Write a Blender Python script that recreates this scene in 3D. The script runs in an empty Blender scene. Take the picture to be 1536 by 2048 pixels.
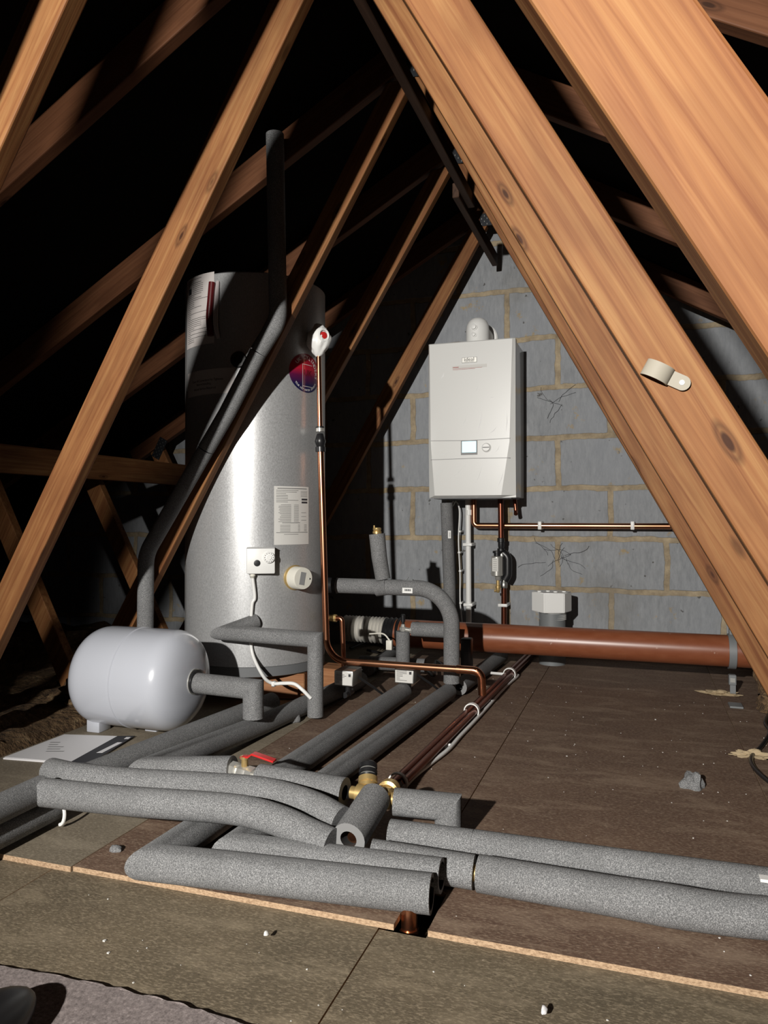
import bpy, bmesh, math, random
from mathutils import Vector, Matrix, noise
random.seed(7)
PI = math.pi
SC = bpy.context.scene
COL = SC.collection

# ------------------------------------------------------------------ camera, light, exposure
F_PX, YAW, CH, HZ = 1480.0, math.radians(19), 0.615, 1034.0
cam = bpy.data.cameras.new('camera'); cam_o = bpy.data.objects.new('camera', cam); COL.objects.link(cam_o)
cam.sensor_fit = 'HORIZONTAL'; cam.sensor_width = 36.0; cam.lens = 36.0 * F_PX / 1536.0
cam.clip_start = 0.02; cam.clip_end = 60
cam_o.location = (0, 0, CH)
cam_o.rotation_euler = (math.radians(90) + math.atan((HZ - 1024) / F_PX), 0, YAW)
SC.camera = cam_o

world = bpy.data.worlds.new('world'); SC.world = world; world.use_nodes = True
world.node_tree.nodes['Background'].inputs[0].default_value = (0.9, 0.9, 1.0, 1)
world.node_tree.nodes['Background'].inputs[1].default_value = 0.011

LIGHT = Vector((-0.625, -1.72, 1.36))
ld = bpy.data.lights.new('work_light', 'SPOT'); ld.energy = 760; ld.color = (1.0, 0.965, 0.91)
ld.shadow_soft_size = 0.03; ld.spot_size = math.radians(57); ld.spot_blend = 0.8
lo = bpy.data.objects.new('work_light', ld); COL.objects.link(lo); lo.location = LIGHT
lo.rotation_euler = Vector((math.sin(math.radians(4.5)), 1.0, math.tan(math.radians(-12)))).to_track_quat('-Z', 'Y').to_euler()

SC.view_settings.view_transform = 'Standard'; SC.view_settings.look = 'None'
SC.view_settings.exposure = 0.0; SC.view_settings.gamma = 1.0; SC.view_settings.use_curve_mapping = False

# ------------------------------------------------------------------ measuring helpers (plan the loft from the survey)
S_, C_ = math.sin(YAW), math.cos(YAW)
def onz(u, v, z=0.0):                       # point of the level plane at height z
    d = (CH - z) * F_PX / (v - HZ); t = (u - 768) / F_PX
    return Vector((d * (t * C_ - S_), d * (C_ + t * S_), z))
def ony(u, v, Y):                           # point of the upright plane at distance Y
    t = (u - 768) / F_PX; d = Y / (C_ + t * S_)
    return Vector((d * (t * C_ - S_), Y, CH + d * (HZ - v) / F_PX))

# ------------------------------------------------------------------ materials
def mat(name, col=(.5, .5, .5), rough=.6, metal=0., **k):
    m = bpy.data.materials.new(name); m.use_nodes = True
    b = m.node_tree.nodes['Principled BSDF']
    b.inputs['Base Color'].default_value = (*col, 1); b.inputs['Roughness'].default_value = rough
    b.inputs['Metallic'].default_value = metal
    if 'emit' in k:
        b.inputs['Emission Color'].default_value = (*k['emit'], 1); b.inputs['Emission Strength'].default_value = k.get('es', 1)
    if 'coat' in k: b.inputs['Coat Weight'].default_value = k['coat']; b.inputs['Coat Roughness'].default_value = k.get('cr', .1)
    if 'spec' in k: b.inputs['Specular IOR Level'].default_value = k['spec']
    return m
class NT:
    def __init__(s, m): s.t = m.node_tree; s.b = s.t.nodes['Principled BSDF']
    def n(s, typ, **k):
        x = s.t.nodes.new(typ)
        for a, v in k.items():
            if a == 'ins':
                for i, w in v.items():
                    if hasattr(w, 'is_output') or isinstance(w, bpy.types.NodeSocket): s.t.links.new(w, x.inputs[i])
                    else: x.inputs[i].default_value = w
            else: setattr(x, a, v)
        return x
    def l(s, a, b): s.t.links.new(a, b)
    def ramp(s, fac, stops, interp='LINEAR'):
        r = s.t.nodes.new('ShaderNodeValToRGB'); r.color_ramp.interpolation = interp
        e = r.color_ramp.elements
        while len(e) > 1: e.remove(e[-1])
        e[0].position, e[0].color = stops[0][0], (*stops[0][1], 1)
        for p, c in stops[1:]:
            q = e.new(p); q.color = (*c, 1)
        s.l(fac, r.inputs[0]); return r.outputs[0]
    def coords(s, scale=(1, 1, 1), rnd=0.0, loc=(0, 0, 0)):
        tc = s.n('ShaderNodeTexCoord'); mp = s.n('ShaderNodeMapping')
        s.l(tc.outputs['Object'], mp.inputs[0]); mp.inputs['Scale'].default_value = scale; mp.inputs['Location'].default_value = loc
        if rnd:
            oi = s.n('ShaderNodeObjectInfo'); mu = s.n('ShaderNodeVectorMath', operation='ADD')
            m2 = s.n('ShaderNodeMath', operation='MULTIPLY', ins={0: oi.outputs['Random'], 1: rnd})
            s.l(mp.outputs[0], mu.inputs[0]); s.l(m2.outputs[0], mu.inputs[1]); return mu.outputs[0]
        return mp.outputs[0]
    def noise(s, vec, scale, detail=4, rough=.55, dist=0):
        x = s.n('ShaderNodeTexNoise'); s.l(vec, x.inputs['Vector'])
        x.inputs['Scale'].default_value = scale; x.inputs['Detail'].default_value = detail
        x.inputs['Roughness'].default_value = rough; x.inputs['Distortion'].default_value = dist
        return x.outputs['Fac']
    def mix(s, fac, a, b, mode='MIX'):
        x = s.n('ShaderNodeMix', data_type='RGBA', blend_type=mode)
        for i, v in ((0, fac), (6, a), (7, b)):
            if isinstance(v, bpy.types.NodeSocket): s.l(v, x.inputs[i])
            elif i == 0: x.inputs[0].default_value = v
            else: x.inputs[i].default_value = (*v, 1)
        return x.outputs[2]
    def bump(s, h, strength, dist=.002):
        b = s.n('ShaderNodeBump', ins={'Height': h, 'Strength': strength, 'Distance': dist}); s.l(b.outputs[0], s.b.inputs['Normal'])
    def math(s, op, a, b=0.0):
        return s.n('ShaderNodeMath', operation=op, ins={0: a, 1: b}).outputs[0]

def wood(name, c1, c2, c3, rough=.62):
    m = mat(name, rough=rough); t = NT(m)
    v = t.coords((1.3, 42, 42), 37.0)
    g = t.noise(v, 1.6, 5, .6, 1.2)
    v2 = t.coords((3, 150, 150), 11.0); g2 = t.noise(v2, 1.0, 3, .6, .4)
    a = t.ramp(g, [(.3, c3), (.5, c2), (.68, c1)])
    a = t.mix(t.math('MULTIPLY', g2, .5), a, tuple(x * .55 for x in c2))
    v3 = t.coords((4.2, 13, 13), 19.0)
    vo = t.n('ShaderNodeTexVoronoi'); t.l(v3, vo.inputs['Vector']); vo.inputs['Scale'].default_value = 1.0
    kn = t.ramp(vo.outputs['Distance'], [(.045, (1, 1, 1)), (.07, (.35, .35, .35)), (.10, (.6, .6, .6)), (.15, (0, 0, 0))])
    a = t.mix(kn, a, tuple(x * .28 for x in c3))
    v4 = t.coords((2, 6, 6), 5.0); d = t.noise(v4, 3, 3)
    a = t.mix(t.ramp(d, [(.42, (0, 0, 0)), (.75, (.45, .45, .45))]), a, tuple(x * .6 for x in c3))
    t.l(a, t.b.inputs['Base Color']); t.bump(g2, .25, .001); t.b.inputs['Specular IOR Level'].default_value = .18
    return m
M = {}
M['wood'] = wood('planed_softwood', (.330, .170, .066), (.250, .108, .040), (.15, .050, .018))
M['wood_rafter_shaded'] = wood('shade_darkened_softwood', (.20, .085, .040), (.155, .062, .028), (.10, .037, .016))  # same softwood, darkened in colour to stand in for shade under the roof
M['wood_dark'] = wood('dark_stained_softwood', (.10, .055, .035), (.07, .038, .024), (.04, .02, .012))
M['wood_raw'] = wood('raw_timber_block', (.45, .24, .12), (.36, .17, .08), (.24, .10, .045))

def board(name, base, dark, light, flecks, stain=None):
    m = mat(name, rough=.75); t = NT(m)
    v = t.coords((1, 1, 1), 9.0)
    a = t.mix(t.ramp(t.noise(v, 5, 5, .6), [(.3, (0, 0, 0)), (.7, (1, 1, 1))]), dark, base)
    vs = t.coords((60, 150, 60), 9.0)
    f = t.noise(vs, 2.2, 3, .7)
    a = t.mix(t.ramp(f, [(.48, (0, 0, 0)), (.66, (flecks, flecks, flecks))]), a, light)
    f2 = t.noise(vs, 3.1, 3, .7)
    a = t.mix(t.ramp(f2, [(.52, (0, 0, 0)), (.68, (.6, .6, .6))]), a, tuple(x * .35 for x in dark))
    s1 = t.noise(t.coords((2.2, 7, 2), 3.0), 2.3, 6, .7, .6)
    a = t.mix(t.ramp(s1, [(.50, (0, 0, 0)), (.66, (.42, .42, .42))]), a, light)
    sp = t.noise(t.coords((1, 1, 1), 23.0), 75, 2, .5)
    a = t.mix(t.ramp(sp, [(.77, (0, 0, 0)), (.80, (.8, .8, .8))]), a, (.42, .34, .26))
    t.l(a, t.b.inputs['Base Color']); t.bump(f, .3, .0015)
    return m
M['board_brown'] = board('brown_coated_chipboard', (.148, .088, .057), (.103, .058, .038), (.34, .25, .175), .6)
M['board_olive'] = board('weathered_green_chipboard', (.158, .122, .077), (.102, .080, .051), (.31, .25, .17), .75)
M['board_grey'] = board('weathered_grey_chipboard', (.21, .175, .125), (.16, .13, .092), (.34, .29, .215), .6)
m = mat('cut_chipboard', (.7, .46, .25), .8); t = NT(m)
a = t.ramp(t.noise(t.coords((120, 120, 240)), 1.5, 4, .7), [(.3, (.20, .12, .065)), (.6, (.46, .32, .20))]); t.l(a, t.b.inputs['Base Color']); M['cut'] = m

m = mat('grey_foam_lagging', rough=.85); t = NT(m)
v = t.coords((1, 1, 1), 5.0); sp = t.noise(v, 620, 2, .6); sp2 = t.noise(v, 9, 3)
a = t.ramp(sp, [(.34, (.085, .086, .088)), (.5, (.165, .167, .17)), (.68, (.36, .36, .36))])
a = t.mix(t.ramp(sp2, [(.35, (.0, .0, .0)), (.7, (.35, .35, .35))]), a, (.09, .09, .09))
t.l(a, t.b.inputs['Base Color']); t.bump(sp, .4, .0015); t.b.inputs['Specular IOR Level'].default_value = .35; M['foam'] = m
M['foam_cut'] = mat('cut_foam_face', (.22, .22, .22), .9)
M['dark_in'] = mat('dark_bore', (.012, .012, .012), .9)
m = mat('copper', (.62, .27, .15), .27, 1.0); t = NT(m)
a = t.ramp(t.noise(t.coords((3, 3, 3), 3), 1.5, 2), [(.35, (.48, .20, .11)), (.65, (.66, .33, .19))]); t.l(a, t.b.inputs['Base Color'])
M['copper'] = m
M['copper_dark'] = mat('tarnished_copper', (.20, .065, .038), .27, .9)
M['brass'] = mat('brass', (.66, .47, .20), .34, .7)
M['chrome'] = mat('nickel_plate', (.62, .61, .57), .28, .65)
M['steel'] = mat('dull_steel', (.42, .42, .40), .4, .9)
M['white'] = mat('white_plastic', (.78, .78, .76), .4)
M["aged"] = mat("aged_plastic", (.30, .275, .225), .6, spec=.2)
M['cream'] = mat('cream_plastic', (.72, .70, .62), .45)
M['shell'] = mat('white_enamel', (.66, .66, .64), .32, coat=.5, cr=.12)
M['paint'] = mat('pale_grey_paint', (.50, .52, .575), .24, coat=.6, cr=.08)
M['black'] = mat('black_plastic', (.012, .012, .013), .35)
M['grey_plastic'] = mat('grey_plastic', (.17, .18, .185), .5)
M['red'] = mat('red_plastic', (.55, .02, .02), .4)
M['dark_red'] = mat('dark_red_tube', (.10, .008, .01), .35)
M['paper'] = mat('white_paper', (.72, .71, .72), .7)
M['label'] = mat('printed_label_paper', (.62, .61, .58), .6)
M['label_dull'] = mat('dull_label_paper', (.58, .54, .52), .6)
M['ink'] = mat('ink', (.03, .03, .035), .7)
M['ink_red'] = mat('red_ink', (.35, .05, .04), .7)
M['seam'] = mat('seam_shade', (.25, .25, .25), .6)
M['felt'] = mat('bitumen_roofing_felt', (.006, .006, .006), 1.0, spec=.1)
M['screen'] = mat('lit_screen', (.3, .5, .55), .3, emit=(.55, .85, .95), es=1.0)
M['film'] = mat('clear_tag_film', (.5, .45, .45), .2)
M['duct'] = mat('white_ribbed_duct', (.62, .60, .55), .5)
m = mat('brown_drain_plastic', (.21, .062, .026), .33); t = NT(m)
a = t.mix(t.ramp(t.noise(t.coords((3, 3, 9)), 6, 5), [(.3, (0, 0, 0)), (.8, (1, 1, 1))]), (.20, .058, .024), (.25, .085, .04))
a = t.mix(t.ramp(t.noise(t.coords((1, 1, 1)), 45, 2), [(.72, (0, 0, 0)), (.77, (.8, .8, .8))]), a, (.4, .26, .2)); t.l(a, t.b.inputs['Base Color']); M['drain'] = m
m = mat('brushed_galvanised_jacket', rough=.4, metal=.45); t = NT(m)
fl = t.noise(t.coords((1, 1, .6)), 300, 3, .7)
a = t.ramp(fl, [(.3, (.36, .362, .365)), (.7, (.52, .525, .53))]); t.l(a, t.b.inputs['Base Color'])
t.l(t.math('ADD', t.math('MULTIPLY', fl, .22), .30), t.b.inputs['Roughness']); t.bump(fl, .10, .0006); M['jacket'] = m
M['ring'] = mat('grey_base_ring', (.13, .135, .14), .6)
m = mat('badge_print', rough=.3, coat=.4); t = NT(m)
tc = t.n('ShaderNodeTexCoord'); sx = t.n('ShaderNodeSeparateXYZ'); t.l(tc.outputs['Object'], sx.inputs[0])
a = t.ramp(t.math('ADD', t.math('MULTIPLY', sx.outputs[2], 8.0), .5), [(.18, (.012, .012, .06)), (.42, (.10, .008, .05)), (.62, (.42, .012, .03)), (.9, (.22, .008, .02))])
t.l(a, t.b.inputs['Base Color']); M['badge'] = m
m = mat('glass_wool', (.3, .19, .09), .95); t = NT(m)
a = t.ramp(t.noise(t.coords((1, 1, 1)), 28, 6, .7), [(.3, (.05, .028, .014)), (.55, (.16, .095, .045)), (.75, (.34, .24, .13))]); t.l(a, t.b.inputs['Base Color']); t.bump(t.noise(t.coords((1, 1, 1)), 60, 5), 1, .02); M['wool'] = m
M['wool_pale'] = mat('pale_wool_fibre', (.40, .31, .19), .95)
m = mat('carpet_pile', (.3, .26, .25), .95); t = NT(m)
a = t.ramp(t.noise(t.coords((1, 1, 1)), 190, 4, .8), [(.3, (.09, .073, .07)), (.6, (.25, .21, .20)), (.75, (.42, .37, .35))]); t.l(a, t.b.inputs['Base Color']); M['carpet'] = m

# block wall
m = mat('painted_blockwork', rough=.85); t = NT(m)
tc = t.n('ShaderNodeTexCoord'); sx = t.n('ShaderNodeSeparateXYZ'); t.l(tc.outputs['Object'], sx.inputs[0])
nv = t.coords((1, 1, 1)); w1 = t.noise(nv, 7, 4, .6); w2 = t.noise(t.coords((1, 1, 1), 0, (5, 3, 1)), 7, 4, .6)
X = t.math('ADD', sx.outputs[0], t.math('MULTIPLY', t.math('SUBTRACT', w1, .5), .035))
Z = t.math('ADD', sx.outputs[2], t.math('MULTIPLY', t.math('SUBTRACT', w2, .5), .030))
cb = t.n('ShaderNodeCombineXYZ', ins={0: t.math('ADD', X, .576 + 4.5 - .45 / 2 - .010), 1: t.math('ADD', Z, -.078 + 2.25 + .010)})
br = t.n('ShaderNodeTexBrick'); t.l(cb.outputs[0], br.inputs['Vector'])
br.offset = .5; br.offset_frequency = 2; br.squash = 1
for k_, v_ in (('Scale', 1.0), ('Brick Width', .45), ('Row Height', .225), ('Mortar Size', .0135), ('Mortar Smooth', .25), ('Bias', 0.0)): br.inputs[k_].default_value = v_
grain = t.noise(t.coords((22, 22, 6)), 3, 5, .7); big = t.noise(nv, 2.2, 4)
blk = t.ramp(grain, [(.3, (.20, .21, .222)), (.7, (.30, .31, .322))])
blk = t.mix(t.ramp(big, [(.35, (0, 0, 0)), (.7, (.5, .5, .5))]), blk, (.27, .285, .31))
pit = t.noise(t.coords((1, 1, 1), 0, (2, 2, 2)), 34, 2)
blk = t.mix(t.ramp(pit, [(.72, (0, 0, 0)), (.76, (.8, .8, .8))]), blk, (.05, .045, .04))
mor = t.ramp(t.noise(nv, 18, 5, .7), [(.3, (.20, .155, .10)), (.7, (.42, .34, .225))])
sm = t.noise(t.coords((1, 1, 1), 0, (7, 1, 4)), 9, 5, .7)            # mortar smeared beyond its joint
# smear stronger around the top of the gable
rad = t.n('ShaderNodeVectorMath', operation='DISTANCE', ins={0: tc.outputs['Object']}); rad.inputs[1].default_value = (-.62, 0, 1.72)
near = t.ramp(rad.outputs['Value'], [(.08, (.26, .26, .26)), (.34, (0, 0, 0))])
smear = t.ramp(t.math('ADD', sm, near), [(.635, (0, 0, 0)), (.70, (.85, .85, .85))])
fac = t.mix(smear, br.outputs['Fac'], (1, 1, 1)); 
edge = t.ramp(t.noise(nv, 3.0, 5, .6), [(.56, (0, 0, 0)), (.7, (.35, .35, .35))])
colr = t.mix(br.outputs['Fac'], blk, mor); colr = t.mix(smear, colr, t.mix(grain, (.22, .15, .07), (.44, .34, .17)))
colr = t.mix(edge, colr, (.16, .15, .13))
t.l(colr, t.b.inputs['Base Color'])
t.bump(t.math('ADD', t.math('MULTIPLY', br.outputs['Fac'], -1.0), t.math('MULTIPLY', grain, .3)), .6, .006); M['block'] = m

# ------------------------------------------------------------------ object helpers
def tag(o, label=None, cat=None, group=None, kind=None):
    if label: o['label'] = label
    if cat: o['category'] = cat
    if group: o['group'] = group
    if kind: o['kind'] = kind
    return o
def empty(name, loc=(0, 0, 0), label=None, cat=None, group=None, kind=None):
    o = bpy.data.objects.new(name, None); COL.objects.link(o); o.location = loc; o.empty_display_size = .05
    return tag(o, label, cat, group, kind)
def wloc(o):
    p = Vector(o.location)
    while o.parent: o = o.parent; p += Vector(o.location)
    return p
def link(name, bm, m, parent=None, smooth=False, center=True, base=None):
    """vertices in world space; the origin moves to the middle of the mesh"""
    bmesh.ops.recalc_face_normals(bm, faces=bm.faces)
    if center:
        lo_ = Vector([min(v.co[i] for v in bm.verts) for i in range(3)]); hi_ = Vector([max(v.co[i] for v in bm.verts) for i in range(3)])
        c = (lo_ + hi_) / 2; c.z = lo_.z if parent is None else c.z
    else: c = Vector((0, 0, 0))
    for v in bm.verts: v.co -= c
    me = bpy.data.meshes.new(name)
    if smooth:
        for f in bm.faces: f.smooth = True
    bm.to_mesh(me); bm.free()
    ms = m if isinstance(m, (list, tuple)) else [m]
    for q in ms: me.materials.append(M[q] if isinstance(q, str) else q)
    o = bpy.data.objects.new(name, me); COL.objects.link(o)
    o.location = c - (wloc(parent) if parent else Vector((0, 0, 0)))
    if parent: o.parent = parent
    if smooth: me.set_sharp_from_angle(angle=math.radians(38))
    return o
def BM(): return bmesh.new()
def box(bm, x0, x1, y0, y1, z0, z1, bev=0.0, seg=2, mi=0):
    vs = [bm.verts.new(p) for p in ((x0, y0, z0), (x1, y0, z0), (x1, y1, z0), (x0, y1, z0), (x0, y0, z1), (x1, y0, z1), (x1, y1, z1), (x0, y1, z1))]
    fs = [bm.faces.new([vs[i] for i in q]) for q in ((0, 3, 2, 1), (4, 5, 6, 7), (0, 1, 5, 4), (1, 2, 6, 5), (2, 3, 7, 6), (3, 0, 4, 7))]
    for f in fs: f.material_index = mi
    if bev: bmesh.ops.bevel(bm, geom=list({e for f in fs for e in f.edges}), offset=bev, segments=seg, profile=.5, affect='EDGES')
    return vs
def obox(bm, c, ax, ay, az, hx, hy, hz, bev=0.0):          # oriented box
    n0 = len(bm.verts); b2 = BM(); box(b2, -hx, hx, -hy, hy, -hz, hz, bev)
    mtx = Matrix((ax, ay, az)).transposed().to_4x4(); mtx.translation = Vector(c)
    bmesh.ops.transform(b2, matrix=mtx, verts=b2.verts); merge(bm, b2)
def merge(bm, b2, mi=None):
    me = bpy.data.meshes.new('tmp'); b2.to_mesh(me); b2.free(); n = len(bm.faces); bm.from_mesh(me); bpy.data.meshes.remove(me)
    if mi is not None:
        bm.faces.ensure_lookup_table()
        for f in bm.faces[n:]: f.material_index = mi
def prism(bm, pts, h0, h1, mi=0):                           # pts: list of (x,y), extruded in z
    a = [bm.verts.new((p[0], p[1], h0)) for p in pts]; b = [bm.verts.new((p[0], p[1], h1)) for p in pts]
    n = len(pts); fs = [bm.faces.new(a[::-1]), bm.faces.new(b)]
    for i in range(n): fs.append(bm.faces.new((a[i], a[(i + 1) % n], b[(i + 1) % n], b[i])))
    for f in fs: f.material_index = mi
    return fs
def frame(d):
    d = d.normalized(); r = Vector((0, 0, 1)) if abs(d.z) < .9 else Vector((1, 0, 0))
    a = d.cross(r).normalized(); return a, d.cross(a).normalized()
def fillet(pts, R, n=7):
    pts = [Vector(p) for p in pts]; out = [pts[0]]
    for i in range(1, len(pts) - 1):
        p = pts[i]; a = (pts[i - 1] - p); b = (pts[i + 1] - p); la, lb = a.length, b.length; a.normalize(); b.normalize()
        ang = a.angle(b)
        if ang > PI - .02: out.append(p); continue
        tt = min(R / math.tan(ang / 2), la * .48, lb * .48); rr = tt * math.tan(ang / 2)
        c = p + (a + b).normalized() * (rr / math.sin(ang / 2)); s = p + a * tt - c; e = p + b * tt - c; tot = s.angle(e); axis = s.cross(e).normalized()
        for k in range(n + 1): out.append(c + Matrix.Rotation(tot * k / n, 3, axis) @ s)
    out.append(pts[-1]); return out
def curve(pts, per=8):                                     # smooth Catmull-Rom line
    P = [Vector(p) for p in pts]; P = [P[0] * 2 - P[1]] + P + [P[-1] * 2 - P[-2]]; out = []
    for i in range(1, len(P) - 2):
        for k in range(per):
            t = k / per; a, b, c, d = P[i - 1:i + 3]
            out.append(.5 * ((2 * b) + (c - a) * t + (2 * a - 5 * b + 4 * c - d) * t * t + (3 * b - a - 3 * c + d) * t ** 3))
    out.append(P[-2]); return out
def sweep(bm, pts, r, n=20, hollow=(0, 0), ri=.5, mi=0, mi_end=None, mi_bore=None, rf=None):
    """round tube along pts, mitred at each corner; hollow=(start,end) gives an open bore"""
    pts = [Vector(p) for p in pts]; N = len(pts)
    dirs = [(pts[i + 1] - pts[i]).normalized() for i in range(N - 1)]
    a, b = frame(dirs[0]); rings = []
    mi_end = mi if mi_end is None else mi_end; mi_bore = mi if mi_bore is None else mi_bore
    def ring(c, a, b, rr, d=None, nrm=None):
        vs = []
        for k in range(n):
            o = a * math.cos(2 * PI * k / n) * rr + b * math.sin(2 * PI * k / n) * rr
            if nrm is not None: o = o - d * (o.dot(nrm) / d.dot(nrm))
            vs.append(bm.verts.new(c + o))
        return vs
    for i in range(N):
        rr = r * (rf(i / (N - 1)) if rf else 1)
        if i == 0: rings.append(ring(pts[0], a, b, rr)); continue
        d0 = dirs[i - 1]
        if i == N - 1: rings.append(ring(pts[i], a, b, rr)); break
        d1 = dirs[i]; nrm = (d0 + d1).normalized(); rings.append(ring(pts[i], a, b, rr, d0, nrm))
        q = d0.rotation_difference(d1); a = q @ a; b = q @ b
    for i in range(N - 1):
        for k in range(n):
            f = bm.faces.new((rings[i][k], rings[i][(k + 1) % n], rings[i + 1][(k + 1) % n], rings[i + 1][k])); f.material_index = mi; f.smooth = True
    for end, (rg, c, d, hol) in enumerate(((rings[0], pts[0], dirs[0], hollow[0]), (rings[-1], pts[-1], -dirs[-1], hollow[1]))):
        if not hol:
            f = bm.faces.new(rg); f.material_index = mi; continue
        inner = [bm.verts.new(c + (v.co - c) * ri) for v in rg]
        deep = [bm.verts.new(v.co + d * hol) for v in inner]
        for k in range(n):
            f = bm.faces.new((rg[k], rg[(k + 1) % n], inner[(k + 1) % n], inner[k])); f.material_index = mi_end
            f = bm.faces.new((inner[k], inner[(k + 1) % n], deep[(k + 1) % n], deep[k])); f.material_index = mi_bore
        f = bm.faces.new(deep); f.material_index = mi_bore
def lathe(bm, c, axis, prof, n=36, mi=0):                   # prof: list of (radius, height along axis)
    axis = Vector(axis).normalized(); a, b = frame(axis); c = Vector(c); prev = None
    for r, h in prof:
        if r < 1e-6: cur = [bm.verts.new(c + axis * h)]
        else: cur = [bm.verts.new(c + axis * h + (a * math.cos(2 * PI * k / n) + b * math.sin(2 * PI * k / n)) * r) for k in range(n)]
        if prev is not None:
            for k in range(n):
                if len(prev) == 1 and len(cur) == 1: break
                if len(prev) == 1: f = bm.faces.new((prev[0], cur[k], cur[(k + 1) % n]))
                elif len(cur) == 1: f = bm.faces.new((prev[k], prev[(k + 1) % n], cur[0]))
                else: f = bm.faces.new((prev[k], prev[(k + 1) % n], cur[(k + 1) % n], cur[k]))
                f.material_index = mi; f.smooth = True
        else:
            if len(cur) > 1: bm.faces.new(cur).material_index = mi
        prev = cur
    if len(prev) > 1: bm.faces.new(prev).material_index = mi
def rod(bm, p, q, r, n=18, mi=0): sweep(bm, [p, q], r, n, mi=mi)
def text_bm(body, size, align='CENTER', xs=1.0):
    cu = bpy.data.curves.new('t', 'FONT'); cu.body = body; cu.size = size; cu.align_x = align; cu.align_y = 'CENTER'; cu.resolution_u = 3
    o = bpy.data.objects.new('t', cu); COL.objects.link(o); dg = bpy.context.evaluated_depsgraph_get(); dg.update()
    me = bpy.data.meshes.new_from_object(o.evaluated_get(dg)); b = BM(); b.from_mesh(me)
    bpy.data.objects.remove(o); bpy.data.curves.remove(cu); bpy.data.meshes.remove(me)
    for v in b.verts: v.co.x *= xs
    return b
def lag(name, pts, r, parent, hollow=(0, 0), R=None, n=22, label=None, ri=.45, rf=None):
    b = BM(); p = fillet(pts, R) if R else pts
    if R is None and rf is None: pass
    sweep(b, p, r, n, hollow, ri, 0, 1, 2, rf); o = link(name, b, ['foam', 'foam_cut', 'dark_in'], parent, smooth=True)
    if label: o['label'] = label
    return o

# ------------------------------------------------------------------ the setting
YW = 3.37
TX, TZ, TK = -0.63, 1.943, 0.565          # truss centre line, height of rafter soffit at the ridge, tan of the roof pitch
# gable wall
b = BM(); ztop = TZ + .115
pts = [(-4.4, -.15), (3.2, -.15), (3.2, max(-.1, ztop - TK * (3.2 - TX))), (TX, ztop), (-4.4, max(-.1, ztop - TK * (-TX + 4.4)))]
prism(b, pts, 0, .1)
bmesh.ops.transform(b, matrix=Matrix(((1, 0, 0, 0), (0, 0, 1, YW), (0, 1, 0, 0), (0, 0, 0, 1))), verts=b.verts)
o = link('wall_far', b, 'block', center=False); tag(o, kind='structure')
# move texture origin to the wall itself
# roofing felt under the tiles
b = BM()
for s in (-1, 1):
    L = 3.9
    q = [(TX, TZ + .108), (TX + s * L, TZ + .108 - TK * L), (TX + s * L, TZ + .128 - TK * L), (TX, TZ + .128)]
    v0 = [b.verts.new((x, -2.6, z)) for x, z in q]; v1 = [b.verts.new((x, YW, z)) for x, z in q]
    b.faces.new(v0); b.faces.new(v1[::-1])
    for i in range(4): b.faces.new((v0[i], v0[(i + 1) % 4], v1[(i + 1) % 4], v1[i]))
tag(link('ceiling', b, 'felt'), kind='structure')

# loft boards
YE = 1.058
XA0, XAB, XBC, XCD, XD1 = -1.545, -.945, -.350, .262, .60
def floor_board(pts, z0, z1, top, cutfront=True):
    b = BM(); fs = prism(b, pts, z0, z1)
    for f in fs[2:]: f.material_index = 1
    o = link(nf[0], b, [top, 'cut']); tag(o, kind='structure'); return o
nf = ['floor']; g = .0012
skew = lambda x: YE + (x + .95) * .012
floor_board([(XA0, skew(XA0) - .003), (XAB - g, skew(XAB) - .003), (XAB - g, 3.33), (XA0, 3.33)], -.0096, 0, 'board_grey')
floor_board([(XAB + g, skew(XAB)), (XBC - g, skew(XBC)), (XBC - g, 3.33), (XAB + g, 3.33)], -.0092, 0, 'board_brown')
floor_board([(XBC + g, skew(XBC) + .12), (-.298, skew(-.3) + .12), (-.298, skew(-.3)), (XCD - g, skew(XCD)), (XCD - g, 3.33), (XBC + g, 3.33)], -.0092, 0, 'board_brown')
floor_board([(XCD + g, skew(XCD)), (XD1, skew(XD1)), (XD1, 3.33), (XCD + g, 3.33)], -.0092, -.001, 'board_brown')
# front boards, one board thickness lower
XF = -.3745
floor_board([(-1.9, .2), (-.985 - g, .2), (-.985 - g, 1.12), (-1.9, 1.12)], -.03, -.0097, 'board_olive')
floor_board([(-.985 + g, .2), (XF - g, .2), (XF - g, 1.10), (-.985 + g, 1.10)], -.03, -.0097, 'board_olive')
floor_board([(XF + g, .2), (.8, .2), (.8, 1.12), (-.300, 1.12), (-.300, 1.062), (XF + g, 1.062)], -.03, -.0097, 'board_olive')
# glass wool laid between and beyond the boards
b = BM(); nx, ny = 130, 60; gv = []
for j in range(ny + 1):
    row = []
    for i in range(nx + 1):
        x = -3.6 + 6.0 * i / nx; y = .1 + 3.24 * j / ny
        out = max(0, min(1, (XA0 - .02 - x) / .10), min(1, (x - XD1 + .03) / .08))
        h = -.12 + out * (.13 + .07 * noise.noise(Vector((x * 4, y * 4, 1))) + .03 * noise.noise(Vector((x * 14, y * 14, 5))))
        row.append(b.verts.new((x, y, h)))
    gv.append(row)
for j in range(ny):
    for i in range(nx): b.faces.new((gv[j][i], gv[j][i + 1], gv[j + 1][i + 1], gv[j + 1][i]))
tag(link('glass_wool_insulation', b, 'wool', smooth=True), 'brown glass wool quilt laid in the loft beside the chipboard floor', 'insulation', kind='stuff')

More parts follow.
